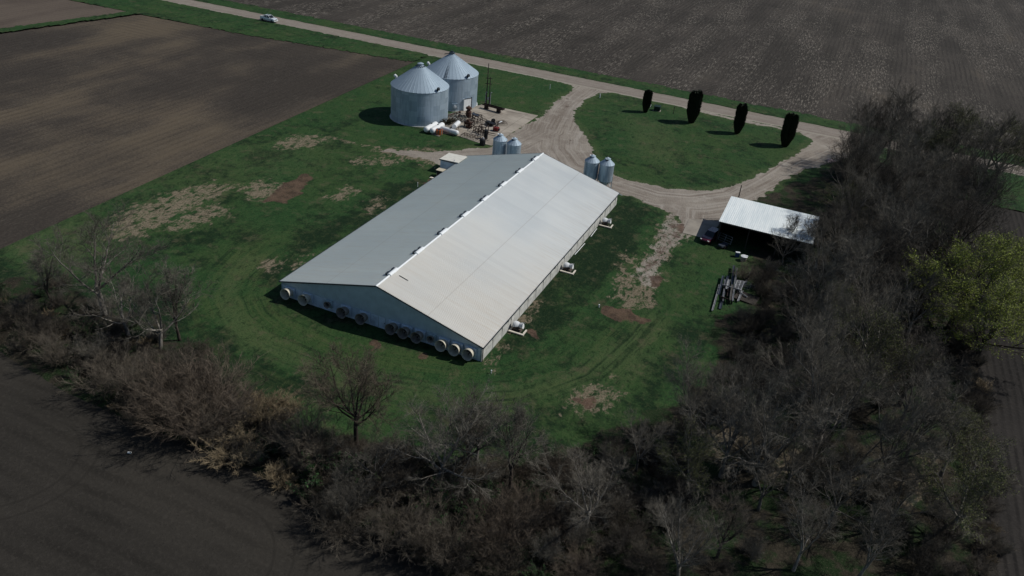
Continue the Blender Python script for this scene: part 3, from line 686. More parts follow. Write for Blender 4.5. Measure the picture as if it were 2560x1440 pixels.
for (u0, v0, u1, v1, lab) in ((1492, 572, 1477, 592, 'white pipe on the grass close below the rearmost pit fan'), (1462, 609, 1437, 637, 'longer white pipe on the grass between the middle and rear pit fans')):
    a = G(u0, v0, .1); b = G(u1, v1, .1); mb = MB(); mb.tube([a-a, b-a], .06, 8); o = ob('pipe', mb, M['white'], None, (a.x, a.y, .14)); tag(o, lab, 'pipe', 'pipes on the grass')

# ------------------------------------------------------------------ grain bins
def ring_profile(r, h, n, amp=.018):
    out = []
    for i in range(n+1): out.append((r+(amp if i % 2 else 0), h*i/n))
    return out
def cone_roof(mb, r, h0, h1, n, rib=.04, over=.12):
    """radial standing ribs"""
    o = len(mb.v); rt = .45
    for k, (rr, zz) in enumerate(((r+over, h0-.03), (rt, h1))):
        for i in range(n):
            for (fa, up) in ((0, 0), (.86, 0), (.90, 1), (.96, 1)):
                a = 2*PI*(i+fa)/n; mb.v.append((rr*math.cos(a), rr*math.sin(a), zz+rib*up*(1 if k == 0 else .5)))
    m_ = 4*n
    for j in range(m_): mb.f.append((o+j, o+(j+1) % m_, o+m_+(j+1) % m_, o+m_+j))
    mb.lathe([(rt, h1), (rt, h1+.12), (rt+.12, h1+.14), (.05, h1+.38)], 16)
    mb.f.append(tuple(o+j for j in range(m_))[::-1])
BR, BH = 6.3, 7.35
def grain_bin(name, label, c, apex, first):
    t = thing(name, label, 'grain bin', (c[0], c[1], 0), 0, 'large grain bins')
    zt = height_at(c, apex[1]); rh = zt-.25
    mb = MB(); mb.lathe(ring_profile(BR, BH, 54, .03), 88, (0, 0, .1)); ob('wall', mb, M['galv'], t)
    mb = MB(); mb.lathe([(BR+.3, 0), (BR+.3, .1)], 60); ob('foundation', mb, M['conc'], t)
    mb = MB(); cone_roof(mb, BR, BH+.12, rh, 44); rf = ob('roof', mb, M['galvroof'], t)
    mb = MB(); mb.lathe([(.62, rh+.1), (.70, rh+.16), (.70, rh+.22), (.2, rh+.42)], 16); ob('roof_cap', mb, M['galvroof' if first else 'dark'], rf)
    return t, rf, rh
cdir = lambda c: math.atan2(CAM.y-c[1], CAM.x-c[0])
B1 = (-22.1, 76.6); B2 = (-21.6, 90.3)
t1, rf1, rh1 = grain_bin('grain_bin', 'front galvanised grain bin with ring of small hatches under its cap', B1, (1047, 158), True)
t2, rf2, rh2 = grain_bin('grain_bin', 'rear galvanised grain bin with roof ladder and pale door at its base', B2, (1127, 131), False)
def roof_vent(c, rh, rf, ang, lab=None):
    rr = BR-.25; z = BH+.12+(rh-BH)*(1-rr/BR)
    mb = MB(); x, y = rr*math.cos(ang), rr*math.sin(ang)
    mb.tube([(x, y, z), (x, y, z+.45), (x+.12*math.cos(ang), y+.12*math.sin(ang), z+.62)], [.22, .22, .24], 12)
    mb.lathe([(.05, .0), (.34, .02), (.36, .28), (.2, .42)], 14, (x+.2*math.cos(ang), y+.2*math.sin(ang), z+.5), 0, Matrix.Rotation(ang, 3, 'Z')@Matrix.Rotation(R(65), 3, 'Y'))
    return ob('roof_vent', mb, M['dark'], rf)
for rf, rh, c in ((rf1, rh1, B1), (rf2, rh2, B2)):
    ca = cdir(c)
    roof_vent(c, rh, rf, ca+R(38)); 
    v = roof_vent(c, rh, rf, ca-R(120)); v.data.materials[0] = M['white']
mb = MB(); ca = cdir(B1)
for j in range(14):
    a = 2*PI*j/14; mb.obox((1.0*math.cos(a), 1.0*math.sin(a), rh1-.24), (.20, .26, .07), Matrix.Rotation(a, 3, 'Z')@Matrix.Rotation(R(28), 3, 'Y'))
ob('cap_hatch', mb, M['dark'], rf1)
# ladder on bin 2 roof
ca = cdir(B2)-R(12); mb = MB()
def rp(r, off, up=.12): return Vector((r*math.cos(ca)-off*math.sin(ca), r*math.sin(ca)+off*math.cos(ca), BH+.12+(rh2-BH-.1)*(1-r/BR)+up))
for off in (-.24, .24): mb.beam(rp(BR+.1, off), rp(.6, off), .06, .05)
for j in range(17): mb.beam(rp(6.1-j*.33, -.26, .16), rp(6.1-j*.33, .26, .16), .09, .05)
ob('ladder', mb, M['dark'], rf2)
mb = MB(); rz0 = ca+R(6)
mb.obox((5.55*math.cos(rz0), 5.55*math.sin(rz0), BH+.62), (.8, .65, .12), Matrix.Rotation(rz0, 3, 'Z')@Matrix.Rotation(R(26), 3, 'Y')); ob('hatch', mb, M['galvroof'], rf2)
mb = MB()
for off in (-.22, .22): mb.beam((.4*math.cos(ca+PI*.5), .4*math.sin(ca+PI*.5)+off*.1, rh2+.2), (1.8*math.cos(ca-PI*.55), 1.8*math.sin(ca-PI*.55)+off, rh2-.35), .10, .12)
mb.obox((0, 0, rh2+.48), (.55, .5, .18)); ob('fill_spout', mb, M['dark'], rf2)
# door and fan on bin 2
def on_bin(c, ang, r=BR): return Vector((r*math.cos(ang), r*math.sin(ang), 0)), Matrix.Rotation(ang-PI/2, 3, 'Z')
bestd = min(((abs(PR((B2[0]+BR*math.cos(a), B2[1]+BR*math.sin(a), 1.2))[0]-1167), a) for a in np.linspace(cdir(B2)-1.3, cdir(B2)+1.3, 200)))[1]
bestf = min(((abs(PR((B2[0]+BR*math.cos(a), B2[1]+BR*math.sin(a), 1.2))[0]-1137), a) for a in np.linspace(cdir(B2)-1.3, cdir(B2)+1.3, 200)))[1]
p_, m_ = on_bin(B2, bestd)
mb = MB(); mb.obox(p_*1.005+Vector((0, 0, 1.45)), (2.2, .5, 2.8), m_); dr = ob('door', mb, M['white'], t2)
mb = MB(); q_ = p_*1.005+m_@Vector((0, .28, 1.45))
mb.obox(q_+m_@Vector((-1.13, 0, .15)), (.10, .12, 3.1), m_); mb.obox(q_+m_@Vector((0, 0, 1.5)), (2.2, .12, .12), m_); ob('door_frame', mb, M['dark'], dr)
p_, m_ = on_bin(B2, bestf)
mb = MB(); mb.obox(p_+Vector((0, 0, 1.25)), (1.25, .5, 1.25), m_); fb = ob('fan_box', mb, M['galv'], t2)
mb = MB(); mb.lathe([(.28, 0), (.36, .32), (.02, .36)], 18, p_+m_@Vector((0, .25, 1.25)), 0, m_@Matrix.Rotation(-PI/2, 3, 'X')); ob('fan_inlet', mb, M['white'], fb)

# ------------------------------------------------------------------ feed bins
def feed_center(u, v, z):
    q = G(u, v, z); return (q.x, q.y)
ZT = 6.6
fb = thing('feed_bin', 'galvanised hopper feed bin, left of the pair behind the far left roof edge', 'feed bin', (0, 0, 0), 0, 'hopper feed bins behind the barn')
mb = MB(); mb.lathe(ring_profile(1.36, 3.3, 20, .015), 40, (0, 0, 2.05)); ob('tank', mb, M['feedbin'], fb)
mb = MB(); mb.lathe([(.25, .75), (.27, .85), (1.36, 2.06)], 32); ob('hopper', mb, M['feedbin'], fb)
mb = MB(); cone_roof(mb, 1.38, 5.37, 6.2, 16, .02, .05)
rf = ob('roof', mb, M['galvroof'], fb)
mb = MB(); mb.lathe([(.40, 6.15), (.42, 6.35), (.06, 6.6)], 16, (0.02, .05, 0)); mb.obox((-.35, -.1, 6.33), (.5, .36, .1), Matrix.Rotation(.4, 3, 'Y')); lid = ob('lid', mb, M['white'], rf)
mb = MB(); mb.obox((-.28, -.22, 6.18), (.55, .5, .16), Matrix.Rotation(.25, 3, 'Z')@Matrix.Rotation(-.6, 3, 'Y')); ob('lid_collar', mb, M['dark'], rf)
for a in (45, 135, 225, 315):
    x, y = 1.38*math.cos(R(a)), 1.38*math.sin(R(a)); mb = MB(); mb.box(x-.05, x+.05, y-.05, y+.05, 0, 3.0); ob('leg', mb, M['galv'], fb)
mb = MB()
for a in (45, 135, 225, 315):
    p0 = Vector((1.38*math.cos(R(a)), 1.38*math.sin(R(a)), .7)); p1 = Vector((1.38*math.cos(R(a+90)), 1.38*math.sin(R(a+90)), 1.9)); mb.beam(p0, p1, .04, .04)
ob('brace', mb, M['galv'], fb)
mb = MB()
for off in (-.2, .2): mb.tube([(1.46, off, .4), (1.46, off, 5.5)], .025, 5)
for j in range(17): mb.tube([(1.46, -.2, .6+j*.3), (1.46, .2, .6+j*.3)], .018, 4)
ob('ladder', mb, M['galv'], fb, rot=(0, 0, R(-120)))
mb = MB(); mb.tube([(0, 0, .7), (0, -1.5, .55), (-.2, -6.2, 1.6)], .07, 8); ob('feed_pipe', mb, M['white'], fb)
kids_index()
ctr = [feed_center(1252, 333, ZT), feed_center(1287, 343, ZT), feed_center(1483, 386, ZT), feed_center(1520.5, 393, ZT)]
ys = sum(c[1] for c in ctr)/4
labs = [None, 'galvanised hopper feed bin, right of the pair behind the far left roof edge', 'galvanised hopper feed bin, left of the pair at the far right barn corner', 'galvanised hopper feed bin with legs showing at the far right barn corner']
print('feed', [tuple(round(x, 1) for x in c) for c in ctr], 'bin tops', rh1, rh2)
for i, c in enumerate(ctr):
    o = fb if i == 0 else dup(fb)
    o.location = (c[0], c[1], 0); o.rotation_euler.z = (0, .5, .1, .9)[i]
    if i: o['label'] = labs[i]

# ------------------------------------------------------------------ shed
SX0, SX1, SY0, SY1, SZ0, SZ1 = 50.0, 64.7, 51.6, 61.6, 3.9, 4.55
shed = thing('open_shed', 'open-fronted machine shed with bright white sloping metal roof beside the grove', 'shed', (SX0, SY0, 0))
LX, LY = SX1-SX0, SY1-SY0
mb = MB(); xs_ = []; x = -.2
while x < LX+.2: xs_ += [(x, 0), (x+.19, 0), (x+.23, .045), (x+.29, .045)]; x += .32
xs_ = [(x, dz*.5) for x, dz in xs_]
for (x, dz) in xs_:
    for t in (0., .5, 1.): mb.v.append((x, -.3+(LY+.6)*t, SZ0+(SZ1-SZ0)*t+dz+.06))
for i in range(len(xs_)-1):
    for j in (0, 1): a = 3*i+j; mb.f.append((a, a+3, a+4, a+1))
rf = ob('roof', mb, M['shedroof'], shed)
mb = MB(); mb.add([(-.15, -.25, SZ0-.02), (LX+.15, -.25, SZ0-.02), (LX+.15, LY+.25, SZ1-.02), (-.15, LY+.25, SZ1-.02)], [(0, 3, 2, 1)]); 
for i in range(6): yy = LY*i/5; mb.box(-.1, LX+.1, yy-.03, yy+.03, SZ0+(SZ1-SZ0)*i/5-.16, SZ0+(SZ1-SZ0)*i/5-.03)
ob('purlin', mb, M['darkwood'], rf)
mb = MB(); mb.box(0, LX, LY-.1, LY, 0, SZ1-.2)
mb.add([(0, 0, 0), (0, LY-.1, 0), (0, LY-.1, SZ1-.2), (0, 0, SZ0-.15), (.08, 0, 0), (.08, LY-.1, 0), (.08, LY-.1, SZ1-.2), (.08, 0, SZ0-.15)], [(0,1,2,3)[::-1], (4,5,6,7), (0,4,7,3), (3,7,6,2), (1,2,6,5)])
mb.add([(LX-.08, 0, 0), (LX-.08, LY-.1, 0), (LX-.08, LY-.1, SZ1-.2), (LX-.08, 0, SZ0-.15), (LX, 0, 0), (LX, LY-.1, 0), (LX, LY-.1, SZ1-.2), (LX, 0, SZ0-.15)], [(0,1,2,3)[::-1], (4,5,6,7), (0,4,7,3), (3,7,6,2), (1,2,6,5)])
ob('wall', mb, M['shed_in'], shed)
for i in range(4):
    x = .1+(LX-.35)*i/3; mb = MB(); mb.box(x, x+.16, .02, .18, 0, SZ0-.03); ob('post', mb, M['darkwood'], shed)
mb = MB(); mb.beam((0, -.02, SZ0-.2), (LX, -.02, SZ0-.2), .08, .25); ob('lintel', mb, M['darkwood'], shed)
bp = G(1842, 494, 4.6); pb = (bp.x+.2, bp.y+.9)
mb = MB(); mb.tube([(0, 0, 0), (0.02, 0, height_at(pb, 463))], [.11, .08], 10)
o = ob('utility_pole', mb, M['darkwood'], None, (pb[0], pb[1], 0)); tag(o, 'short plain wooden pole standing just behind the white-roofed shed', 'pole')
mb = MB(); mb.poly(W2([(1722,548),(1770,552),(1800,556),(1775,600),(1706,583)]), 0, .10); struct('concrete_apron', mb, M['slab'], 'concrete apron at the left end of the shed', 'pavement')

# ------------------------------------------------------------------ concrete yard with scrap machinery
PADP = W2([(1183,268),(1207,262),(1260,271.5),(1345,290),(1308,315),(1285,329),(1262,345),(1240,360),(1227,365),(1195,357.5),(1147,341.5),(1122,336),(1075,331),(1098,300),(1120,288)])
kp = NT('cracked_concrete', .9, 0, .2); P_ = kp.pos; nn = kp.noise(P_, .22, 5, .65); n2_ = kp.noise(kp.scale(P_, (.15, .7, 1)), 1., 4, .7, .5)
c_ = kp.mix(kp.ramp(nn, .35, .65), (.36, .32, .265), (.25, .218, .178)); c_ = kp.mix(kp.math('MULTIPLY', kp.ramp(n2_, .5, .66), .5), c_, (.12, .098, .078))
X_, Y_, Z_ = kp.xyz(P_)
for s_, per in ((X_, 6.), (Y_, 6.)):
    fr = kp.math('ABSOLUTE', kp.math('SUBTRACT', kp.math('FRACT', kp.math('DIVIDE', s_, per)), .5)); c_ = kp.mix(kp.math('MULTIPLY', kp.ramp(fr, .012, .004), .6), c_, (.08, .07, .055))
kp.color(c_); kp.bump(kp.noise(P_, 5, 3), .2, .02)
mb = MB(); mb.poly(PADP, 0, .14); struct('concrete_pad', mb, kp.m, 'stained concrete slab beside the two grain bins', 'pavement')
mb = MB(); mb.poly(W2([(1077,336),(1098,342),(1103,337),(1090,333)]), 0, .10); struct('concrete_pad', mb, M['slab'], 'small concrete slab under the orange drum', 'pavement')
PZ = .15
def seg(u0, v0, u1, v1, z=PZ): a = G(u0, v0, z); b = G(u1, v1, z); return a, b, (b-a).length, math.atan2(b.y-a.y, b.x-a.x)
def propane(u0, v0, u1, v1, r, label, z=None):
    a, b, L, rz = seg(u0, v0, u1, v1, r+.25); c = (a+b)/2
    t = thing('propane_tank', label, 'propane tank', (c.x, c.y, .12), rz, 'propane tanks by the front grain bin')
    n = 10; prof = [(r*math.sin(PI/2*i/n)*1., -L/2+r*(1-math.cos(PI/2*i/n))*.8) for i in range(n+1)]
    prof = [(max(.01, q[0]), q[1]) for q in prof]; prof += [(q[0], -q[1]) for q in prof[::-1]]
    mb = MB(); mb.lathe(prof, 24, (0, 0, r+.12), 0, Matrix.Rotation(PI/2, 3, 'Y')); ob('shell', mb, M['tank'], t, smooth=True)
    for s in (-1, 1): mb = MB(); mb.obox((s*L*.28, 0, .08), (.14, r*1.5, .34)); ob('saddle', mb, M['wood'], t)
    mb = MB(); mb.lathe([(.14, 0), (.15, .14), (.10, .20)], 12, (L*.05, 0, 2*r+.10)); ob('valve_dome', mb, M['dark'], t)
    return t
propane(1063, 325, 1092, 309, .62, 'white propane tank at the far left of the cluster by the bin')
propane(1078, 328, 1108, 311, .62, 'white propane tank lying right beside the leftmost one')
propane(1102, 319.5, 1146, 333, .52, 'longest white propane tank lying crosswise beside the orange drum')
# small ribbed tank on a stand
a, b, L, rz = seg(1135, 319, 1146, 309, 1.1); c = (a+b)/2
t = thing('fuel_tank', 'small ribbed white fuel tank raised on a dark stand', 'fuel tank', (c.x, c.y, PZ), rz)
mb = MB(); pr = []
for i in range(13): pr.append((.50+(.03 if i % 3 == 0 else 0), -L/2+L*i/12))
mb.lathe([(.02, -L/2)]+pr+[(.02, L/2)], 22, (0, 0, 1.15), 0, Matrix.Rotation(PI/2, 3, 'Y')); ob('tank', mb, M['tank'], t)
mb = MB()
for sx in (-.6, .6):
    for sy in (-.4, .4): mb.beam((sx, sy, 0), (sx*.8, sy*.8, .8), .07, .07)
    mb.beam((sx, -.45, .35), (sx, .45, .35), .06, .06)
ob('stand', mb, M['black'], t)
# orange drum bundle
c = G(1098, 336, .1)
t = thing('orange_drum', 'bundle of faded orange plastic rods with dark lid beside the propane tanks', 'drum', (c.x, c.y, .1))
mb = MB(); mbw = MB()
for i in range(16):
    a = 2*PI*i/16; (mb if i % 3 else mbw).tube([(.55*math.cos(a), .55*math.sin(a), 0), (.6*math.cos(a+.12), .6*math.sin(a+.12), 1.0+.1*(i % 3))], .09, 6)
ob('rods', mb, M['orange'], t); ob('pale_rods', mbw, M['conegrey'], t)
mb = MB(); mb.lathe([(.5, .05), (.5, 1.0), (.35, 1.08)], 16); ob('core', mb, M['rust'], t)
mb = MB(); mb.obox((-.15, .05, 1.16), (.75, .6, .1), None, .4); ob('lid', mb, M['steel_blue'], t)
# timber poles
for i, (q0, q1, lab) in enumerate(((( 1104,318), (1136,304), 'weathered timber pole nearest the front grain bin'), ((1109,320), (1140,306), 'weathered timber pole in the middle of three near the bin'), ((1116,321), (1142,309), 'weathered timber pole closest to the ribbed fuel tank'))):
    a = G(*q0, .5); b = G(*q1, .5); mb = MB(); mb.beam((0, 0, 0), b-a, .26, .16); o = ob('timber_pole', mb, M['wood'], None, (a.x, a.y, .38+.02*i)); tag(o, lab, 'timber', 'timber poles on the pad')
    sp = MB()
# rusty upright dryer
c = G(1171, 293, PZ)
t = thing('rusty_tank', 'tall rust-brown steel tank with domed top standing in front of the pale bin door', 'tank', (c.x, c.y, PZ))
mb = MB(); mb.lathe([(.62, 0), (.62, 1.25), (.66, 1.27), (.66, 1.33), (.40, 1.62), (.38, 1.85)], 18); ob('drum', mb, M['rust'], t)
mb = MB(); mb.lathe([(.40, 1.85), (.66, 1.95), (.70, 2.15), (.60, 2.35), (.2, 2.5), (.1, 2.75)], 18); ob('dome', mb, M['rust'], t)
mb = MB(); mb.beam((.6, 0, .4), (1.4, .3, .1), .15, .15); mb.beam((-.5, -.5, .2), (-1.3, -.8, .05), .3, .2); ob('outlet', mb, M['rust2'], t)
# rusty beams
def frame_thing(name, label, cat, origin, parts, group=None, z=PZ):
    t = thing(name, label, cat, (origin.x, origin.y, z), 0, group)
    for pn, mb, m in parts: ob(pn, mb, m, t)
    return t
a, b, L, rz = seg(1122, 290, 1150, 281, .4)
mb = MB(); mb.beam((0, 0, .35), (b-a).xy.to_3d()+Vector((0, 0, .5)), .18, .22); mb2 = MB(); mb2.beam((0, -.3, 0), (0, .3, .35), .1, .1); mb2.beam((0, .3, 0), (0, -.3, .35), .1, .1); mb2.obox((b-a).xy.to_3d()*.95+Vector((0, 0, .25)), (.5, .5, .5))
frame_thing('rusty_beam', 'reddish rusty beam propped between the two grain bins', 'beam', a, [('beam', mb, M['rust']), ('trestle', mb2, M['rust2'])])
a, b, L, rz = seg(1208, 263, 1259, 277, .8)
t = thing('rusty_trough', 'long dark rusty trough raised on two blocks at the rear edge of the concrete', 'trough', ((a+b).x/2, (a+b).y/2, PZ), rz)
mb = MB(); mb.obox((0, 0, .85), (L, .9, .08)); mb.obox((0, .42, 1.0), (L, .08, .32)); mb.obox((0, -.42, 1.0), (L, .08, .32)); mb.obox((L/2-.2, 0, .98), (.3, .76, .2)); ob('trough', mb, M['rust2'], t)
for s in (-.34, .26): mb = MB(); mb.obox((L*s, 0, .4), (.75, .75, .8)); mb.obox((L*s, 0, .06), (1.0, 1.0, .12)); ob('block', mb, M['rust2'], t)
# auger elevator with wheels
a, b, L, rz = seg(1184, 290, 1236, 312, .6)
t = thing('portable_auger', 'dark portable auger with twin rails lying across the concrete', 'farm machine', (a.x, a.y, PZ), rz)
mb = MB()
for off in (-.45, .45): mb.beam((0, off, .9), (L*.95, off, .35), .09, .12)
for j in range(9): x = L*.1*(j+.5); mb.beam((x, -.45, .9-.055*(j+.5)), (x+.5, .45, .87-.055*(j+.5)), .05, .05)
ob('rails', mb, M['rust2'], t)
mb = MB(); mb.obox((L*.82, 0, .5), (L*.35, 1.1, .35)); ob('body', mb, M['black'], t)
for s in (-.8, .8):
    mb = MB(); mb.lathe([(.2, -.1), (.42, -.1), (.46, 0), (.42, .1), (.2, .1)], 20, (L*.85, s, .46), 0, Matrix.Rotation(PI/2, 3, 'X')); wl = ob('wheel', mb, M['tyre'], t)
    mb = MB(); mb.lathe([(.18, -.06), (.2, .06)], 12, (L*.85, s, .46), 0, Matrix.Rotation(PI/2, 3, 'X')); ob('hub', mb, M['chalk'], wl)
mb = MB(); mb.beam((L*.55, -.6, .4), (L*.5, -.8, 2.0), .05, .05); mb.beam((L*.62, .6, .4), (L*.5, -.8, 2.0), .05, .05); mb.beam((L*.5, -.8, 1.8), (L*.60, -1.0, .3), .05, .05); ob('strut', mb, M['rust2'], t)
# flat wagon rack at right
a, b, L, rz = seg(1240, 308, 1264, 306, .5)
t = thing('wagon_rack', 'open slatted steel wagon rack with one black wheel on the right of the concrete', 'rack', (a.x, a.y, PZ), rz)
mb = MB()
for j in range(7): mb.beam((L*j/6, -.8, .45), (L*j/6, 1.0, .45), .05, .05)
for y in (-.8, .1, 1.0): mb.beam((0, y, .45), (L, y, .45), .07, .07)
for x in (0, L):
    for y in (-.8, 1.0): mb.beam((x, y, 0), (x, y, .45), .06, .06)
ob('grid', mb, M['rust2'], t)
mb = MB(); mb.lathe([(.2, -.12), (.5, -.12), (.55, 0), (.5, .12), (.2, .12)], 20, (-.2, 1.1, .55), 0, Matrix.Rotation(PI/2, 3, 'X')); ob('wheel', mb, M['tyre'], t)
mb = MB(); mb.obox((L*.35, -.5, .75), (1.2, .35, .08), None, .7); ob('tray', mb, M['white'], t)
c = G(1240, 327, PZ)
mb = MB(); mb.box(-.55, .55, -.5, .5, .15, .85); mb3 = MB(); mb3.beam((.1, .3, .8), (.15, .4, 2.1), .1, .1); mb3.beam((.15, .4, 2.1), (.9, .4, 2.0), .08, .08)
mb2 = MB(); [mb2.box(x-.08, x+.08, y-.08, y+.08, 0, .15) for x in (-.5, .5) for y in (-.45, .45)]; mb2.box(.55, .8, -.3, .3, .2, .6); mb2.tube([(-.2, 0, .85), (-.2, 0, 1.1)], .08, 8)
frame_thing('engine_unit', 'small red engine box with upright dark post on open concrete', 'engine', c, [('body', mb, M['redpaint']), ('mount', mb2, M['black']), ('post', mb3, M['rust2'])])
# rusty cultivator frames
rnd = random.Random(3)
def cage(w_, d_, h_, nb, m=.06):
    m *= 1.45
    mb = MB()
    for x in (0, w_):
        for y in (0, d_): mb.beam((x, y, 0), (x, y, h_), m, m)
    for z in (h_*.35, h_):
        mb.beam((0, 0, z), (w_, 0, z), m, m); mb.beam((0, d_, z), (w_, d_, z), m, m); mb.beam((0, 0, z), (0, d_, z), m, m); mb.beam((w_, 0, z), (w_, d_, z), m, m)
    for i in range(nb):
        x = w_*(i+1)/(nb+1); mb.beam((x, 0, 0), (x+rnd.uniform(-.3, .3), d_*rnd.random(), h_*rnd.uniform(.5, 1.)), m, m)
    return mb
c = G(1160, 318, PZ)
mb = cage(1.8, 1.4, 1.3, 3, .08); mb2 = MB(); mb2.obox((.7, .7, .9), (1.4, 1.0, .5)); mb2.obox((1.0, .2, .35), (1.2, .7, .35), None, .3)
mb3 = MB(); mb3.lathe([(.3, 0), (.32, .35), (.2, .5)], 14, (.6, .8, 1.2))
frame_thing('rusty_hopper', 'rust-brown hopper box inside a steel frame behind the ribbed fuel tank', 'farm machine', c, [('frame', mb, M['rust2']), ('hopper', mb2, M['rust']), ('seat', mb3, M['rust'])])
c = G(1172, 306, PZ)
mb = cage(2.2, 1.6, 1.8, 4); mb2 = MB(); mb2.obox((1.0, 1.2, 1.7), (1.5, 1.0, .12), Matrix.Rotation(.15, 3, 'Y'))
mb2.beam((-.3, 2.2, 0), (0, 2.4, 1.7), .3, .22)
frame_thing('steel_rack', 'tall dark steel rack with a grey tray on top amid the scrap', 'rack', c, [('frame', mb, M['rust2']), ('tray', mb2, M['steel_blue'])])
c = G(1196, 336, PZ)
mb = cage(1.6, 1.5, 1.9, 2, .09); mb2 = MB()
mb2.tube([(0, 0, 1.3)]+[(.8+.8*math.cos(a), .05, 1.3-.55*math.sin(a)) for a in np.linspace(PI, 0, 7)]+[(1.6, 0, 1.3)], .05, 6); mb2.beam((.8, .7, .2), (.8, .7, 1.0), .22, .22)
frame_thing('seat_frame_implement', 'dark steel implement frame with a curved hoop near the two black barrels', 'farm implement', c, [('frame', mb, M['rust2']), ('hoop', mb2, M['rust2'])])
c = G(1183, 330, PZ)
mb = cage(1.3, 1.2, 1.0, 3, .07); mb2 = MB(); mb2.beam((-1.4, .2, .1), (-.1, .6, 1.4), .07, .07); mb2.beam((-1.8, 1.0, .1), (-.1, .6, 1.4), .07, .07)
frame_thing('steel_stand', 'low rusty steel stand in the centre of the scrap', 'stand', c, [('frame', mb, M['rust2']), ('brace', mb2, M['rust'])])
a, b, L, rz = seg(1152, 338, 1206, 352, .4)
t = thing('cultivator', 'long low rusty cultivator frame along the front edge of the concrete', 'farm implement', (a.x, a.y, PZ), rz)
mb = MB()
for y in (0, .7, 1.4): mb.beam((0, y, .45), (L, y, .45), .09, .09)
for j in range(9): mb.beam((L*j/8, 0, .45), (L*j/8+.3, 1.4, .45), .07, .07)
ob('frame', mb, M['rust2'], t)
for j in range(10):
    mb = MB(); x = L*(j+.4)/10; y = (0, .7, 1.4)[j % 3]; mb.tube([(x, y, .45), (x-.25, y-.1, .55), (x-.3, y-.2, .25), (x-.05, y-.25, 0)], .035, 5); ob('tine', mb, M['rust'], t)
c = G(1214, 347, PZ)
mb = MB(); mb.lathe([(.42, 0), (.42, 1.9), (.36, 2.0)], 18); mb2 = MB(); mb2.tube([(.1, 0, 1.5), (2.2, .1, 1.5)], .09, 8)
mb2.tube([(.1, 0, 1.1), (2.2, .1, 1.1)], .06, 8)
frame_thing('black_standpipe', 'tall black cylinder with side pipes near the left feed bins', 'barrel', c, [('drum', mb, M['black']), ('pipe', mb2, M['rust2'])])
c = G(1206, 362, PZ)
mb = MB(); mb.lathe([(.60, 0), (.62, 1.1), (.56, 1.25), (.3, 1.4)], 20); mb2 = MB(); mb2.lathe([(.24, 0), (.24, .12), (.1, .22)], 14, (.1, 0, 1.4))
frame_thing('black_barrel', 'squat black barrel with a pale cap at the front corner of the concrete', 'barrel', c, [('drum', mb, M['black']), ('cap', mb2, M['chalk'])])
# scrap heap
mb = MB(); rnd = random.Random(11)
for i in range(150):
    q = G(1122+44*rnd.random(), 287+18*rnd.random(), PZ); z = rnd.random()*.45
    if rnd.random() < .5: mb.beam(q+Vector((0, 0, z)), q+Vector((rnd.uniform(-.7, .7), rnd.uniform(-.7, .7), z+rnd.uniform(-.1, .5))), rnd.uniform(.04, .12), .05)
    else: mb.obox(q+Vector((0, 0, z)), (rnd.uniform(.15, .5), rnd.uniform(.15, .5), rnd.uniform(.05, .3)), Matrix.Rotation(rnd.random()*3, 3, 'Z')@Matrix.Rotation(rnd.uniform(-.5, .5), 3, 'X'))
km = NT('mixed_scrap', .8, .1); v_ = km.noise(km.pos, 1.8, 2, .5); km.color(km.mix(km.ramp(v_, .42, .5), (.05, .035, .028), km.mix(km.ramp(v_, .56, .62), (.16, .16, .14), (.40, .41, .38))))
o = ob('scrap_heap', mb, km.m); tag(o, 'loose heap of small mixed metal scrap between the grain bins', 'scrap heap', kind='stuff')
# small upright meter posts
def pole_pair():
    b0 = G(1215, 262); t = thing('twin_utility_pole', 'twin dark service poles with crossbar and grey conduits right of the grain bins', 'utility pole', (b0.x, b0.y, 0), R(20))
    h0 = height_at(b0, 159); h1 = height_at(b0, 192)
    mb = MB(); mb.tube([(0, 0, 0), (0, 0, h0)], [.15, .09], 10); mb.tube([(.05, .0, h0), (.05, 0, h0+.3)], .03, 6); ob('pole', mb, M['darkwood'], t)
    mb = MB(); mb.tube([(.75, 0, 0), (.62, 0, h1)], [.13, .09], 10); ob('pole', mb, M['darkwood'], t)
    for dz in (.3, 1.6): mb = MB(); mb.beam((-.45, -.12, h1-dz), (1.1, -.12, h1-dz), .12, .14); ob('crossarm', mb, M['darkwood'], t)
    for x in (-.18, .95): mb = MB(); mb.tube([(x, -.1, 0), (x, -.1, 3.0), (x+.12, -.12, 3.2), (x+.3, -.14, 3.05)], .09, 8); ob('conduit', mb, M['chalk'], t)
    mb = MB(); mb.obox((.4, -.2, 1.6), (.4, .2, .6)); ob('meter_box', mb, M['chalk'], t)
pole_pair()
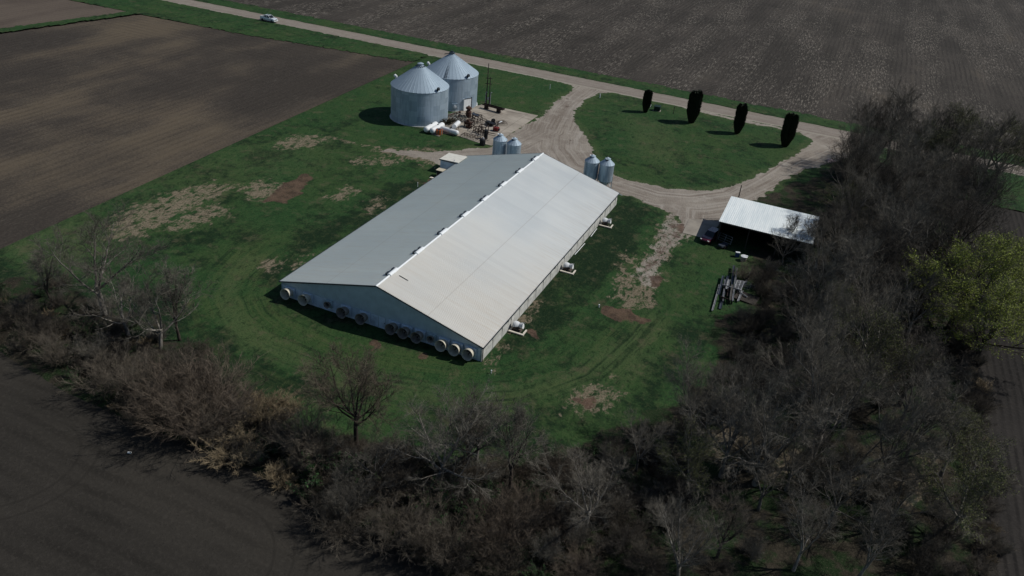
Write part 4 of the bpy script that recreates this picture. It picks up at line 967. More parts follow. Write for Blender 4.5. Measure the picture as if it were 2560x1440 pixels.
# transformer box and small markers
c = G(1642, 277)
t = thing('transformer_box', 'dark green utility box on the lawn right of the smallest conifer', 'utility box', (c.x, c.y, 0), R(8))
mb = MB(); mb.box(-.75, .75, -.6, .6, .08, 1.15); ob('cabinet', mb, M['greenbox'], t)
mb = MB(); mb.add([(-.8, -.68, 1.12), (.8, -.68, 1.12), (.8, .66, 1.24), (-.8, .66, 1.24), (-.8, -.68, 1.2), (.8, -.68, 1.2), (.8, .66, 1.32), (-.8, .66, 1.32)], [(0,3,2,1),(4,5,6,7),(0,1,5,4),(1,2,6,5),(2,3,7,6),(3,0,4,7)]); ob('lid', mb, M['greenbox'], t)
mb = MB(); mb.box(-.95, .95, -.8, .8, 0, .08); ob('pad', mb, M['slab'], t)
def post(u, v, tv, r, m, name, label, cat, cap=None):
    c = G(u, v); h = max(.5, height_at(c, tv)); t = thing(name, label, cat, (c.x, c.y, 0))
    mb = MB(); mb.tube([(0, 0, 0), (0, 0, h)], r, 8); ob('stem', mb, m, t)
    mb = MB(); mb.lathe([(r*1.3, h-.12), (r*1.3, h+.02), (.02, h+.05)], 8); ob('cap', mb, cap or m, t)
post(1499.5, 245, 235, .11, M['white'], 'marker_post', 'short white marker post at the mouth of the drive', 'marker')
post(1374.5, 223, 212, .06, M['white'], 'marker_post', 'thin white marker post in the grass left of the drive', 'marker')
post(1683, 286, 267, .07, M['darkwood'], 'fence_post', 'thin grey post on the lawn between the first two conifers', 'post')
post(1836, 252, 243, .07, M['darkwood'], 'fence_post', 'small dark post in the verge beyond the road', 'post')
post(1497, 769, 763, .08, M['white'], 'marker_post', 'tiny white stake at the tip of the bare brown patch right of the barn', 'marker')
post(1044, 468, 456, .05, M['white'], 'marker_post', 'thin white post in the grass left of the barn near its far end', 'marker')
post(1228, 934, 928, .07, M['white'], 'marker_post', 'tiny white stake in the grass below the barn front corner', 'marker')
post(1625, 268, 262, .16, M['white'], 'water_hydrant', 'small pale hydrant at the foot of the smallest conifer', 'hydrant')
c = G(324, 1133); mb = MB(); mb.obox((0, 0, .08), (.36, .16, .12), None, .4); mb.obox((.1, .05, .1), (.12, .2, .08), None, .9); o = ob('litter_scrap', mb, M['white'], None, (c.x, c.y, 0)); tag(o, 'small white piece of rubbish lying on the dark ploughed field', 'rubbish')

# ------------------------------------------------------------------ vehicles
def loft(sections):
    """sections: list of (x, [(y,z)...]) with equal counts, closed rings"""
    mb = MB(); n = len(sections[0][1])
    for x, ring in sections:
        for (y, z) in ring: mb.v.append((x, y, z))
    for i in range(len(sections)-1):
        for j in range(n): j2 = (j+1) % n; mb.f.append((i*n+j, (i+1)*n+j, (i+1)*n+j2, i*n+j2))
    mb.f.append(tuple(range(n))); mb.f.append(tuple((len(sections)-1)*n+j for j in range(n))[::-1]); return mb
def body_ring(hw, z0, z1, tuck=.06): return [(-hw+tuck, z0), (-hw, z0+.2), (-hw, z0+(z1-z0)*.65), (-hw+.08, z1), (hw-.08, z1), (hw, z0+(z1-z0)*.65), (hw, z0+.2), (hw-tuck, z0)]
def wheels(t, xs, hw, r):
    for x in xs:
        for s in (-1, 1):
            mb = MB(); mb.lathe([(r*.55, -.13), (r*.93, -.13), (r, -.08), (r, .08), (r*.93, .13), (r*.55, .13)], 22, (x, s*(hw-.12), r), 0, Matrix.Rotation(PI/2, 3, 'X')); wl = ob('wheel', mb, M['tyre'], t)
            mb = MB(); mb.lathe([(r*.52, -.09), (r*.56, .0), (r*.52, .09)], 14, (x, s*(hw-.08), r), 0, Matrix.Rotation(PI/2, 3, 'X')); ob('rim', mb, M['chalk'], wl)
def pickup(loc, rz, label):
    t = thing('pickup_truck', label, 'pickup truck', loc, rz)
    mb = loft([(-2.75, body_ring(.86, .5, 1.18)), (-2.6, body_ring(.95, .42, 1.22)), (-1.0, body_ring(.97, .40, 1.22)), (.9, body_ring(.97, .40, 1.20)), (1.3, body_ring(.97, .40, 1.22)), (2.3, body_ring(.94, .42, 1.14)), (2.65, body_ring(.86, .48, 1.0)), (2.75, body_ring(.8, .52, .9))])
    ob('body', mb, M['silver'], t)
    mb = MB(); mb.box(-2.55, -1.15, -.78, .78, 1.225, 1.235); ob('bed', mb, M['black'], t)
    mb = MB(); mb.box(-2.62, -1.1, -.95, -.79, 1.2, 1.36); mb.box(-2.62, -1.1, .79, .95, 1.2, 1.36); mb.box(-2.68, -2.56, -.95, .95, 1.2, 1.34); ob('bed_side', mb, M['silver'], t)
    cab = loft([(-1.08, [(-.86, 1.2), (-.74, 1.80), (.74, 1.80), (.86, 1.2)]), (-.85, [(-.88, 1.2), (-.74, 1.84), (.74, 1.84), (.88, 1.2)]), (.55, [(-.88, 1.2), (-.73, 1.83), (.73, 1.83), (.88, 1.2)]), (1.35, [(-.86, 1.18), (-.80, 1.22), (.80, 1.22), (.86, 1.18)])])
    cb = ob('cab', cab, M['glass'], t)
    mb = MB(); mb.add([(-.98, -.73, 1.835), (.55, -.72, 1.85), (.55, .72, 1.85), (-.98, .73, 1.835), (-.98, -.73, 1.88), (.5, -.68, 1.89), (.5, .68, 1.89), (-.98, .73, 1.88)], [(0,3,2,1),(4,5,6,7),(0,1,5,4),(1,2,6,5),(2,3,7,6),(3,0,4,7)])
    for s in (-1, 1):
        mb.beam((.55, s*.745, 1.83), (1.3, s*.85, 1.2), .06, .06); mb.beam((-.15, s*.9, 1.2), (-.15, s*.75, 1.83), .09, .05); mb.beam((-1.03, s*.9, 1.2), (-.97, s*.76, 1.83), .14, .06)
    ob('cab_roof', mb, M['silver'], t)
    mb = MB(); mb.obox((-.1, 0, 1.9), (.75, .7, .02)); ob('sunroof', mb, M['glass'], t)
    mb = MB(); mb.obox((2.72, 0, .82), (.1, 1.3, .26)); ob('grille', mb, M['black'], t)
    for s in (-1, 1): mb = MB(); mb.obox((2.66, s*.72, .86), (.16, .24, .16)); ob('headlight', mb, M['lens'], t)
    mb = MB(); mb.obox((2.78, 0, .55), (.16, 1.7, .2)); ob('bumper', mb, M['white'], t)
    for s in (-1, 1): mb = MB(); mb.obox((1.05, s*1.05, 1.25), (.12, .2, .16)); ob('mirror', mb, M['silver'], t)
    wheels(t, (-1.75, 1.85), .98, .40)
    return t
a = G(640.5, 53); b = G(683, 60); c = (a+b)/2
pickup((c.x, 125.9, .06), R(-3), 'silver-white crew cab pickup truck driving along the gravel road')
def suv(loc, rz, label):
    t = thing('parked_car', label, 'car', loc, rz)
    mb = loft([(-2.3, body_ring(.84, .42, 1.0)), (-2.1, body_ring(.92, .35, 1.05)), (.8, body_ring(.94, .33, 1.02)), (1.7, body_ring(.92, .35, .96)), (2.2, body_ring(.84, .4, .80)), (2.32, body_ring(.76, .45, .7))]); ob('body', mb, M['maroon'], t)
    cab = loft([(-2.15, [(-.84, 1.0), (-.70, 1.25), (.70, 1.25), (.84, 1.0)]), (-1.8, [(-.86, 1.0), (-.70, 1.60), (.70, 1.60), (.86, 1.0)]), (.1, [(-.86, 1.0), (-.70, 1.64), (.70, 1.64), (.86, 1.0)]), (.98, [(-.84, .98), (-.76, 1.02), (.76, 1.02), (.84, .98)])]); ob('cab', cab, M['glass'], t)
    mb = MB(); mb.obox((-.85, 0, 1.655), (1.9, 1.38, .05)); ob('cab_roof', mb, M['maroon'], t)
    for s in (-1, 1): mb = MB(); mb.obox((2.18, s*.66, .74), (.22, .30, .14)); ob('headlight', mb, M['lens'], t)
    mb = MB(); mb.obox((2.3, 0, .6), (.1, .9, .2)); ob('grille', mb, M['black'], t)
    wheels(t, (-1.4, 1.45), .93, .35)
c = G(1749, 618)
suv((c.x+.9, c.y+3.7, .04), R(-104), 'dark maroon car in the shade at the left end of the shed')

# ------------------------------------------------------------------ things by the shed
c = G(1842, 642)
t = thing('storage_tub', 'blue tub with a white lid standing at the edge of the shed shadow', 'tub', (c.x, c.y, 0), R(15))
mb = MB(); mb.lathe([(.42, 0), (.48, .75), (.5, .78)], 4, a0=PI/4); ob('tub', mb, simple('blue_plastic', (.05, .09, .22), .5), t)
mb = MB(); mb.obox((0, -.1, .86), (.72, .42, .12)); ob('lid', mb, M['white'], t)
c = G(1858, 652)
t = thing('storage_bin', 'round grey bin with a broad white lid in front of the shed', 'bin', (c.x, c.y, 0), R(10))
mb = MB(); mb.lathe([(.46, 0), (.52, .55), (.54, .8)], 18); ob('drum', mb, M['conegrey'], t)
mb = MB(); mb.lathe([(.58, .81), (.58, .88), (.2, .96)], 18); mb.obox((.35, .1, .93), (.45, .4, .05), None, .3); ob('lid', mb, M['white'], t)
c = G(1806, 620)
t = thing('garden_cart', 'dark two-wheeled cart left in the deep shade before the shed', 'cart', (c.x, c.y, 0), R(60))
mb = MB(); mb.box(-.8, .8, -.45, .45, .4, .7); ob('tray', mb, M['steel_blue'], t)
mb = MB(); mb.beam((.8, 0, .5), (1.7, .1, 1.0), .06, .06); mb.beam((-.8, .3, .4), (-1.2, .3, 0), .05, .05); ob('handle', mb, M['black'], t)
for s in (-1, 1): mb = MB(); mb.lathe([(.12, -.06), (.3, -.06), (.3, .06), (.12, .06)], 16, (0, s*.55, .3), 0, Matrix.Rotation(PI/2, 3, 'X')); ob('wheel', mb, M['tyre'], t)
c = G(1795, 600)
t = thing('steel_gate', 'dark tubular gate leaning in the shed shadow beside the car', 'gate', (c.x, c.y, 0), R(-20))
mb = MB()
for z in (.15, .55, .95, 1.35): mb.tube([(0, z*.2, z), (2.4, z*.2, z)], .035, 6)
for x in (0, 1.2, 2.4): mb.tube([(x, 0, .1), (x, .28, 1.4)], .04, 6)
ob('rails', mb, M['chalk'], t)
# metal rails and panel
RG = 'scrap rails piled near the shed'
for i, (u0, v0, u1, v1, z, wd, mk, lab) in enumerate((
        (1842, 671, 1832, 750, .9, .17, 'chalk', 'longest pale metal rail on top of the scrap pile below the shed'),
        (1799, 713, 1781, 776, .35, .20, 'chalk', 'pale rail lying at the outer left edge of the scrap pile'),
        (1876, 682, 1864, 706, .5, .20, 'chalk', 'short pale rail at the upper right of the scrap pile'),
        (1856, 727, 1845, 752, .4, .24, 'chalk', 'short pale rail right of the scrap pile, below the slatted panel'),
        (1835, 664, 1827, 748, .55, .34, 'steel_blue', 'wide blue-grey metal trough through the middle of the scrap pile'),
        (1823, 699, 1817, 720, .8, .36, 'chalk', 'short broad pale channel left of the slatted panel'),
        (1830, 713, 1826, 749, 1.0, .14, 'wood', 'thin brown board lying on top of the scrap pile'),
        (1820, 690, 1800, 772, .2, .36, 'steel_blue', 'long dark trough at the bottom left of the scrap pile'),
        (1808, 690, 1797, 735, .5, .3, 'steel_blue', 'dark channel between the left rail and the pile'),
        (1824, 705, 1820, 740, .3, .35, 'rust2', 'rusty brown channel under the pile of rails'),
        (1812, 700, 1808, 752, .6, .12, 'chalk', 'thin pale rail between the outer rail and the main pile'),
        (1848, 730, 1868, 742, .5, .14, 'chalk', 'thin pale crosswise rail below the slatted panel'),
        (1800, 742, 1836, 752, .7, .12, 'rust2', 'brown crosswise rail near the foot of the scrap pile'),
        (1806, 712, 1850, 722, 1.1, .10, 'chalk', 'thin pale rail lying crosswise over the scrap pile'))):
    a = G(u0, v0, z); b = G(u1, v1, z); a = Vector((a.x, a.y, 0)); d = Vector((b.x, b.y, 0))-a
    q = d.normalized(); s_ = Vector((-q.y, q.x, 0)); t = thing('metal_rail', lab, 'rail', (a.x, a.y, 0), 0, RG)
    mb = MB(); zz = z; mb.beam((0, 0, zz), d+Vector((0, 0, zz*.8)), wd, .05); mb.beam(s_*wd/2+Vector((0, 0, zz+.07)), d+s_*wd/2+Vector((0, 0, zz*.8+.07)), .04, .14); mb.beam(-s_*wd/2+Vector((0, 0, zz+.07)), d-s_*wd/2+Vector((0, 0, zz*.8+.07)), .04, .14)
    ob('channel', mb, M[mk], t)
    mb = MB()
    for f_ in (.15, .85): p = d*f_; mb.box(p.x-.12, p.x+.12, p.y-.12, p.y+.12, 0, zz*(1-.2*f_)-.03)
    ob('block', mb, M['darkwood'], t)
A4 = [G(*q, .7) for q in ((1843, 701), (1861, 704), (1852, 726), (1837, 722))]
t = thing('slatted_panel', 'pale slatted floor panel resting on the scrap pile below the shed', 'panel', (A4[0].x, A4[0].y, 0), 0)
o0 = A4[0].copy(); o0.z = 0
Q = [p-o0 for p in A4]
mb = MB()
for i in range(4): mb.beam(Q[i], Q[(i+1) % 4], .14, .1)
for i in range(1, 9):
    f_ = i/9; mb.beam(Q[0].lerp(Q[3], f_), Q[1].lerp(Q[2], f_), .12, .07)
mb.beam(Q[0].lerp(Q[1], .5), Q[3].lerp(Q[2], .5), .12, .11); ob('slats', mb, M['chalk'], t)
mb = MB(); [mb.box(p.x*.8+.3-.1, p.x*.8+.3+.1, p.y*.8-.1, p.y*.8+.1, 0, .6) for p in Q]; ob('block', mb, M['darkwood'], t)
c = G(1868, 716, .3)
t = thing('wire_crates', 'small heap of two pale wire crates right of the slatted panel', 'crate', (c.x, c.y, 0), .3)
for dx, dy, s in ((0, 0, 1.), (1.0, .2, .8)):
    mb = MB()
    for z in (.05, .45, .8):
        mb.tube([(dx+s*.5*math.cos(a), dy+s*.5*math.sin(a), z*s) for a in np.linspace(0, 2*PI, 13)], .035, 5)
    for a in np.linspace(0, 2*PI, 9)[:-1]: mb.tube([(dx+s*.5*math.cos(a), dy+s*.5*math.sin(a), 0), (dx+s*.5*math.cos(a), dy+s*.5*math.sin(a), .8*s)], .025, 4)
    ob('crate_ring', mb, M['chalk'], t)
c = G(1866, 745, .2)
t = thing('corrugated_sheet', 'dark corrugated sheet lying low right of the scrap pile', 'metal sheet', (c.x, c.y, .12), R(-10))
mb = MB(); n = 26
for j in range(n+1):
    x = -1.7+3.4*j/n; mb.v += [(x, -1.3, .05*(j % 2)+.12), (x, 1.3, .05*(j % 2)+.22)]
for j in range(n): mb.f.append((2*j, 2*j+2, 2*j+3, 2*j+1))
ob('sheet', mb, M['darkwood'], t)
mb = MB(); mb.box(-1.6, 1.6, -1.0, -.85, -.08, .1); mb.box(-1.6, 1.6, .85, 1.0, -.08, .18); ob('batten', mb, M['darkwood'], t)
c = G(1862, 796); mb = MB(); mb.tube([(0, 0, 0), (.02, .05, .9)], [.16, .14], 8); mb.tube([(.25, .05, 0), (.3, .1, .5)], .1, 7); o = ob('stump', mb, M['chalk'], None, (c.x, c.y, 0)); tag(o, 'pale broken stump standing below the scrap pile', 'stump')
c = G(2078, 404, .3); mb = MB(); rnd = random.Random(4)
for i in range(7): mb.obox((rnd.uniform(-1, 1), rnd.uniform(-.8, .8), .3+.2*rnd.random()), (rnd.uniform(.4, 1.), rnd.uniform(.4, .9), .12), Matrix.Rotation(rnd.random()*3, 3, 'Z')@Matrix.Rotation(rnd.uniform(-.5, .5), 3, 'X'))
o = ob('crumpled_tarp', mb, simple('pale_pink_plastic', (.55, .42, .40), .6), None, (c.x, c.y, 0)); tag(o, 'pale pinkish crumpled sheeting under the trees where the drive meets the grove', 'tarp')

# ------------------------------------------------------------------ trees
def bark(name, c, c2, var=.5, sc=1.2):
    k = NT(name, .9, 0, .15); v = k.obj(); n = k.noise(k.scale(v, (3, 3, .8)), sc, 3, .6)
    a = k.mix(k.ramp(n, .35, .7), c, c2)
    r = k.ramp(k.rnd(), 0, 1, 1-var*.5, 1+var*.5)
    m = k.n('Vector'+'Math'); m.operation = 'SCALE'; k.L(a, m.inputs[0]); k.L(r, m.inputs['Scale']); k.color(m.outputs[0]); return k.m
def leafm(name, c, c2, var=.4):
    k = NT(name, .7, 0, .2); n = k.noise(k.pos, 1.1, 3, .6); n2 = k.noise(k.pos, 7., 2)
    a = k.mix(k.ramp(n, .35, .7), c, c2); a = k.mix(k.math('MULTIPLY', k.ramp(n2, .5, .7), .4), a, tuple(x*1.6 for x in c2))
    r = k.ramp(k.rnd(), 0, 1, 1-var*.5, 1+var*.5)
    m = k.n('VectorMath'); m.operation = 'SCALE'; k.L(a, m.inputs[0]); k.L(r, m.inputs['Scale']); k.color(m.outputs[0]); return k.m
M['bark'] = bark('grey_bark', (.10, .088, .075), (.26, .24, .21)); M['twig'] = bark('grey_twigs', (.080, .073, .060), (.155, .141, .116))
M['darkbark'] = bark('dark_bark', (.035, .028, .023), (.07, .058, .048)); M['twig_brown'] = bark('brown_twigs', (.066, .056, .044), (.118, .101, .078))
M['twig_red'] = bark('reddish_twigs', (.072, .057, .044), (.122, .098, .073)); M['twig_dark'] = bark('dark_twigs', (.042, .037, .031), (.08, .070, .058))
M['leaf_y'] = leafm('young_yellow_leaves', (.150, .185, .024), (.21, .25, .036), .1); M['leaf_o'] = leafm('olive_buds', (.065, .075, .022), (.10, .11, .034))
M['leaf_g'] = leafm('green_leaves', (.017, .044, .014), (.032, .070, .022)); M['conifer'] = leafm('conifer_green', (.009, .0135, .007), (.014, .021, .010), .2)
M['straw'] = leafm('dry_grass', (.15, .115, .07), (.24, .19, .12))

def rvec(rn):
    while True:
        v = Vector((rn.uniform(-1, 1), rn.uniform(-1, 1), rn.uniform(-1, 1)))
        if .1 < v.length < 1: return v.normalized()
def tilt(d, ang, az):
    x = d.cross(Vector((0, 0, 1)))
    if x.length < .05: x = Vector((1, 0, 0))
    x.normalize(); y = d.cross(x)
    return (d*math.cos(ang)+(x*math.cos(az)+y*math.sin(az))*math.sin(ang)).normalized()
def path(p, d, L, n, wob, up, rn):
    pts = [p.copy()]; d = d.copy(); st = L/n
    for i in range(n):
        d = (d+rvec(rn)*wob+Vector((0, 0, up))).normalized(); p = p+d*st; pts.append(p.copy())
    return pts
def sliver(mb, p, d, L, r):
    """a fine twig: three-sided spike"""
    x = d.cross(Vector((.3, .5, .81))); x.normalize(); y = d.cross(x); o = len(mb.v)
    a = p+x*r; b = p-x*(r*.5)+y*(r*.87); c = p-x*(r*.5)-y*(r*.87); e = p+d*L
    mb.v += [tuple(a), tuple(b), tuple(c), tuple(e)]; mb.f += [(o, o+1, o+3), (o+1, o+2, o+3), (o+2, o, o+3)]
def leafq(mb, p, s, rn):
    n = rvec(rn); x = n.cross(rvec(rn)); x.normalize(); y = n.cross(x); o = len(mb.v)
    mb.v += [tuple(p-x*s), tuple(p+y*s*.6), tuple(p+x*s), tuple(p-y*s*.6)]; mb.f.append((o, o+1, o+2, o+3))
def make_tree(seed, H, kind='spread', counts=(5, 7, 6, 7, 5), leaf=0, r0=None, twig=.0125, clear=.22):
    rn = random.Random(seed); tr, cr, lf = MB(), MB(), MB(); r0 = r0 or H*.019
    a1 = {'spread': (28, 58), 'up': (12, 32), 'round': (25, 70)}[kind]
    L1 = {'spread': .62, 'up': .72, 'round': .55}[kind]
    th = H*clear; tp = path(Vector((0, 0, -.2)), Vector((rn.uniform(-.08, .08), rn.uniform(-.08, .08), 1)).normalized(), th+H*.12, 5, .06, .05, rn)
    tr.tube(tp, [r0*(1.25-.12*i) for i in range(6)], 8)
    def interp(pts, t):
        x = t*(len(pts)-1); i = min(int(x), len(pts)-2); return pts[i].lerp(pts[i+1], x-i), (pts[i+1]-pts[i]).normalized()
    az0 = rn.random()*6.28
    for i in range(counts[0]):
        p, _ = interp(tp, rn.uniform(.6, 1) if i else 1)
        d = tilt(Vector((0, 0, 1)), R(rn.uniform(*a1)) if i else R(rn.uniform(3, 14)), az0+i*2*PI/max(1, counts[0]-1)+rn.uniform(-.4, .4))
        L = H*L1*rn.uniform(.8, 1.1); b1 = path(p, d, L, 7, .13, .07, rn); rr = r0*rn.uniform(.45, .65)
        tr.tube(b1, [rr*(1-.80*j/7) for j in range(8)], 6, False)
        for j in range(counts[1]):
            t = .2+.8*(j+rn.random()*.7)/counts[1]; p2, d2 = interp(b1, min(t, 1)); L2 = H*.30*(1.15-.6*t)*rn.uniform(.7, 1.2)
            b2 = path(p2, tilt(d2, R(rn.uniform(25, 60)), rn.random()*6.28), L2, 5, .17, .09, rn); r2 = rr*(1-.72*t)*.5
            tr.tube(b2, [max(.012, r2*(1-.8*q/5)) for q in range(6)], 5, False)
            for k in range(counts[2]):
                t3 = .2+.8*(k+rn.random()*.8)/counts[2]; p3, d3 = interp(b2, min(t3, 1)); L3 = H*.135*(1.2-.6*t3)*rn.uniform(.7, 1.25)
                b3 = path(p3, tilt(d3, R(rn.uniform(20, 60)), rn.random()*6.28), L3, 3, .2, .10, rn)
                cr.tube(b3, [max(.014, r2*.35), twig*1.2, twig*1.05, twig*.8], 3, False)
                for m in range(counts[3]):
                    t4 = .15+.85*(m+rn.random())/counts[3]; p4, d4 = interp(b3, min(t4, 1)); L4 = H*.062*rn.uniform(.6, 1.3); d4 = tilt(d4, R(rn.uniform(15, 55)), rn.random()*6.28)
                    d4 = (d4+Vector((0, 0, .15))).normalized()
                    sliver(cr, p4, d4, L4, twig)
                    for q in range(counts[4]):
                        tq = rn.uniform(.15, .9); d5 = tilt(d4, R(rn.uniform(20, 60)), rn.random()*6.28)
                        sliver(cr, p4+d4*L4*tq, d5, L4*.6*rn.uniform(.6, 1.2), twig*.7)
                    for q in range(leaf):
                        leafq(lf, p4+d4*L4*rn.random()+rvec(rn)*.25, rn.uniform(.045, .085), rn)
    return tr, cr, lf
def make_shrub(seed, H, spread=1., stems=26, sub=7, twig=.011, leaf=0, leafs=.07):
    """many thin stems from one foot, each branching twice into fine twigs"""
    rn = random.Random(seed); cr, lf = MB(), MB(); cr.stem = []
    for i in range(stems):
        az = rn.random()*6.28; rr = rn.random()**.5*H*.16*spread; p = Vector((rr*math.cos(az), rr*math.sin(az), -.05))
        a_ = R(rn.uniform(2, 42)*min(1.5, spread)); az += rn.uniform(-.5, .5)
        d = Vector((math.cos(az)*math.sin(a_), math.sin(az)*math.sin(a_), math.cos(a_)))
        L = H*rn.uniform(.45, .95); b = path(p, d, L, 5, .10, .03, rn); f0 = len(cr.f); cr.tube(b, [twig*(1.9-.32*j) for j in range(6)], 3, False); cr.stem.append((f0, f0+9))
        for j in range(sub):
            t = .15+.85*rn.random(); x = t*5; q = min(int(x), 4); pp = b[q].lerp(b[q+1], x-q); dd = (b[q+1]-b[q]).normalized()
            d2 = (tilt(dd, R(rn.uniform(12, 50)), rn.random()*6.28)+Vector((0, 0, .12))).normalized(); L2 = H*.30*rn.uniform(.5, 1.2)
            bb = path(pp, d2, L2, 2, .12, .03, rn); cr.tube(bb, [twig, twig*.85, twig*.55], 3, False)
            for k in range(9):
                u_ = rn.uniform(.1, 1.); pq = bb[0].lerp(bb[2], u_); d3 = (tilt(d2, R(rn.uniform(12, 55)), rn.random()*6.28)+Vector((0, 0, .08))).normalized(); L3 = L2*.55*rn.uniform(.5, 1.2); sliver(cr, pq, d3, L3, twig*.8)
                for m in range(3): d4 = tilt(d3, R(rn.uniform(15, 50)), rn.random()*6.28); sliver(cr, pq+d3*L3*rn.uniform(.2, .8), d4, L3*.6, twig*.6)
            for k in range(leaf): leafq(lf, bb[0].lerp(bb[2], rn.random())+rvec(rn)*.18*H/3, rn.uniform(.6, 1.3)*leafs, rn)
    return cr, lf

PROTO = {}
def proto_tree(key, name, mats, **kw):
    tr, cr, lf = make_tree(**kw); a = tr.mesh('trunk'); a.materials.append(mats[0])
    for q in a.polygons: q.use_smooth = True
    b = cr.mesh('crown'); b.materials.append(mats[1]); c = None
    if lf.f: c = lf.mesh('foliage'); c.materials.append(mats[2])
    PROTO[key] = (name, a, b, c, kw['H'])
def proto_shrub(key, name, mats, H, **kw):
    cr, lf = make_shrub(H=H, **kw); b = cr.mesh(name); b.materials.append(mats[0]); c = None
    if lf.f: c = lf.mesh('foliage'); c.materials.append(mats[1])
    b.materials.append(M['darkbark']); ns = 15; k_ = 0
    n_f = len(b.polygons); st_ = cr.stem
    for i0, i1 in st_:
        for i_ in range(i0, i1): b.polygons[i_].material_index = 1
    PROTO[key] = (name, None, b, c, H)
proto_tree('A', 'bare_tree', (M['bark'], M['twig']), seed=1, H=14)
proto_tree('B', 'bare_tree', (M['bark'], M['twig']), seed=2, H=14, kind='up', counts=(5, 8, 6, 7, 5))
proto_tree('C', 'bare_tree', (M['bark'], M['twig']), seed=33, H=14, kind='spread', counts=(6, 6, 6, 7, 5), clear=.15)
proto_tree('D', 'bare_tree', (M['darkbark'], M['twig_dark']), seed=4, H=14, kind='round', counts=(7, 7, 6, 6, 4))
proto_tree('E', 'bare_tree', (M['darkbark'], bark('tan_twigs', (.10, .083, .060), (.17, .142, .105))), seed=5, H=10, kind='round', counts=(8, 8, 7, 8, 5), clear=.42, r0=.22, twig=.011)
proto_tree('H', 'bare_tree', (M['bark'], M['twig']), seed=6, H=9, kind='spread', counts=(5, 7, 6, 6, 4), clear=.2, r0=.17, twig=.012)
proto_tree('I', 'bare_tree', (M['darkbark'], M['twig']), seed=17, H=9, kind='up', counts=(5, 7, 6, 6, 4), clear=.25, r0=.14, twig=.012)
proto_tree('Y', 'leafing_tree', (M['darkbark'], M['twig'], M['leaf_y']), seed=8, H=13, kind='round', counts=(7, 8, 7, 6, 3), leaf=10, clear=.12)
proto_tree('O', 'leafing_tree', (M['bark'], M['twig'], M['leaf_o']), seed=9, H=13, kind='round', counts=(6, 7, 6, 6, 4), leaf=6, clear=.15)
proto_shrub('s1', 'bare_shrub', (M['twig_brown'],), 4.2, seed=11, stems=44)
proto_shrub('s2', 'bare_shrub', (M['twig_brown'],), 3.6, seed=12, stems=42, spread=1.35)
proto_shrub('s3', 'bare_shrub', (M['twig_red'],), 4.6, seed=13, stems=52, spread=1.1)
proto_shrub('s4', 'bare_shrub', (M['twig_dark'],), 4.0, seed=14, stems=44)
proto_shrub('s5', 'bare_shrub', (M['twig'],), 4.2, seed=15, stems=42, spread=.9)
proto_shrub('g1', 'green_shrub', (M['twig_dark'], M['leaf_g']), 2.4, seed=16, stems=22, leaf=16, spread=1.1, leafs=.08)
proto_shrub('g2', 'green_shrub', (M['twig_brown'], M['leaf_g']), 2.8, seed=18, stems=24, leaf=9, leafs=.065)
proto_shrub('d1', 'dry_grass_clump', (M['straw'],), 1.5, seed=19, stems=60, sub=3, spread=1.5, twig=.010)
proto_shrub('w1', 'green_weed', (M['rust2'], leafm('rusty_weed_leaves', (.03, .035, .015), (.07, .06, .03))), 1.7, seed=20, stems=22, leaf=8, spread=1.2, leafs=.08)

def plant(key, x, y, h, label, group=None, rz=None, wide=1., lean=(0, 0)):
    name, a, b, c, H = PROTO[key]; s = h/H; rz = random.random()*6.28 if rz is None else rz
    cat = {'bare_tree': 'tree', 'leafing_tree': 'tree', 'bare_shrub': 'shrub', 'green_shrub': 'shrub', 'dry_grass_clump': 'grass clump', 'green_weed': 'weed'}[name]
    if a is None:
        o = bpy.data.objects.new(name, b); col.objects.link(o)
        if c is not None: q = bpy.data.objects.new('foliage', c); col.objects.link(q); q.parent = o
    else:
        o = bpy.data.objects.new(name, None); col.objects.link(o)
        for nm, me in (('trunk', a), ('crown', b), ('foliage', c)):
            if me is not None: q = bpy.data.objects.new(nm, me); col.objects.link(q); q.parent = o
    o.location = (x, y, 0); o.rotation_euler = (lean[0], lean[1], rz); o.scale = (s*wide, s*wide, s)
    tag(o, label, cat, group); return o
def plant_px(key, u, v, top, label, group=None, **k):
    c = G(u, v); return plant(key, c.x, c.y, height_at(c, top), label, group, **k)
HG = 'trees of the hedgerow along the dark field'
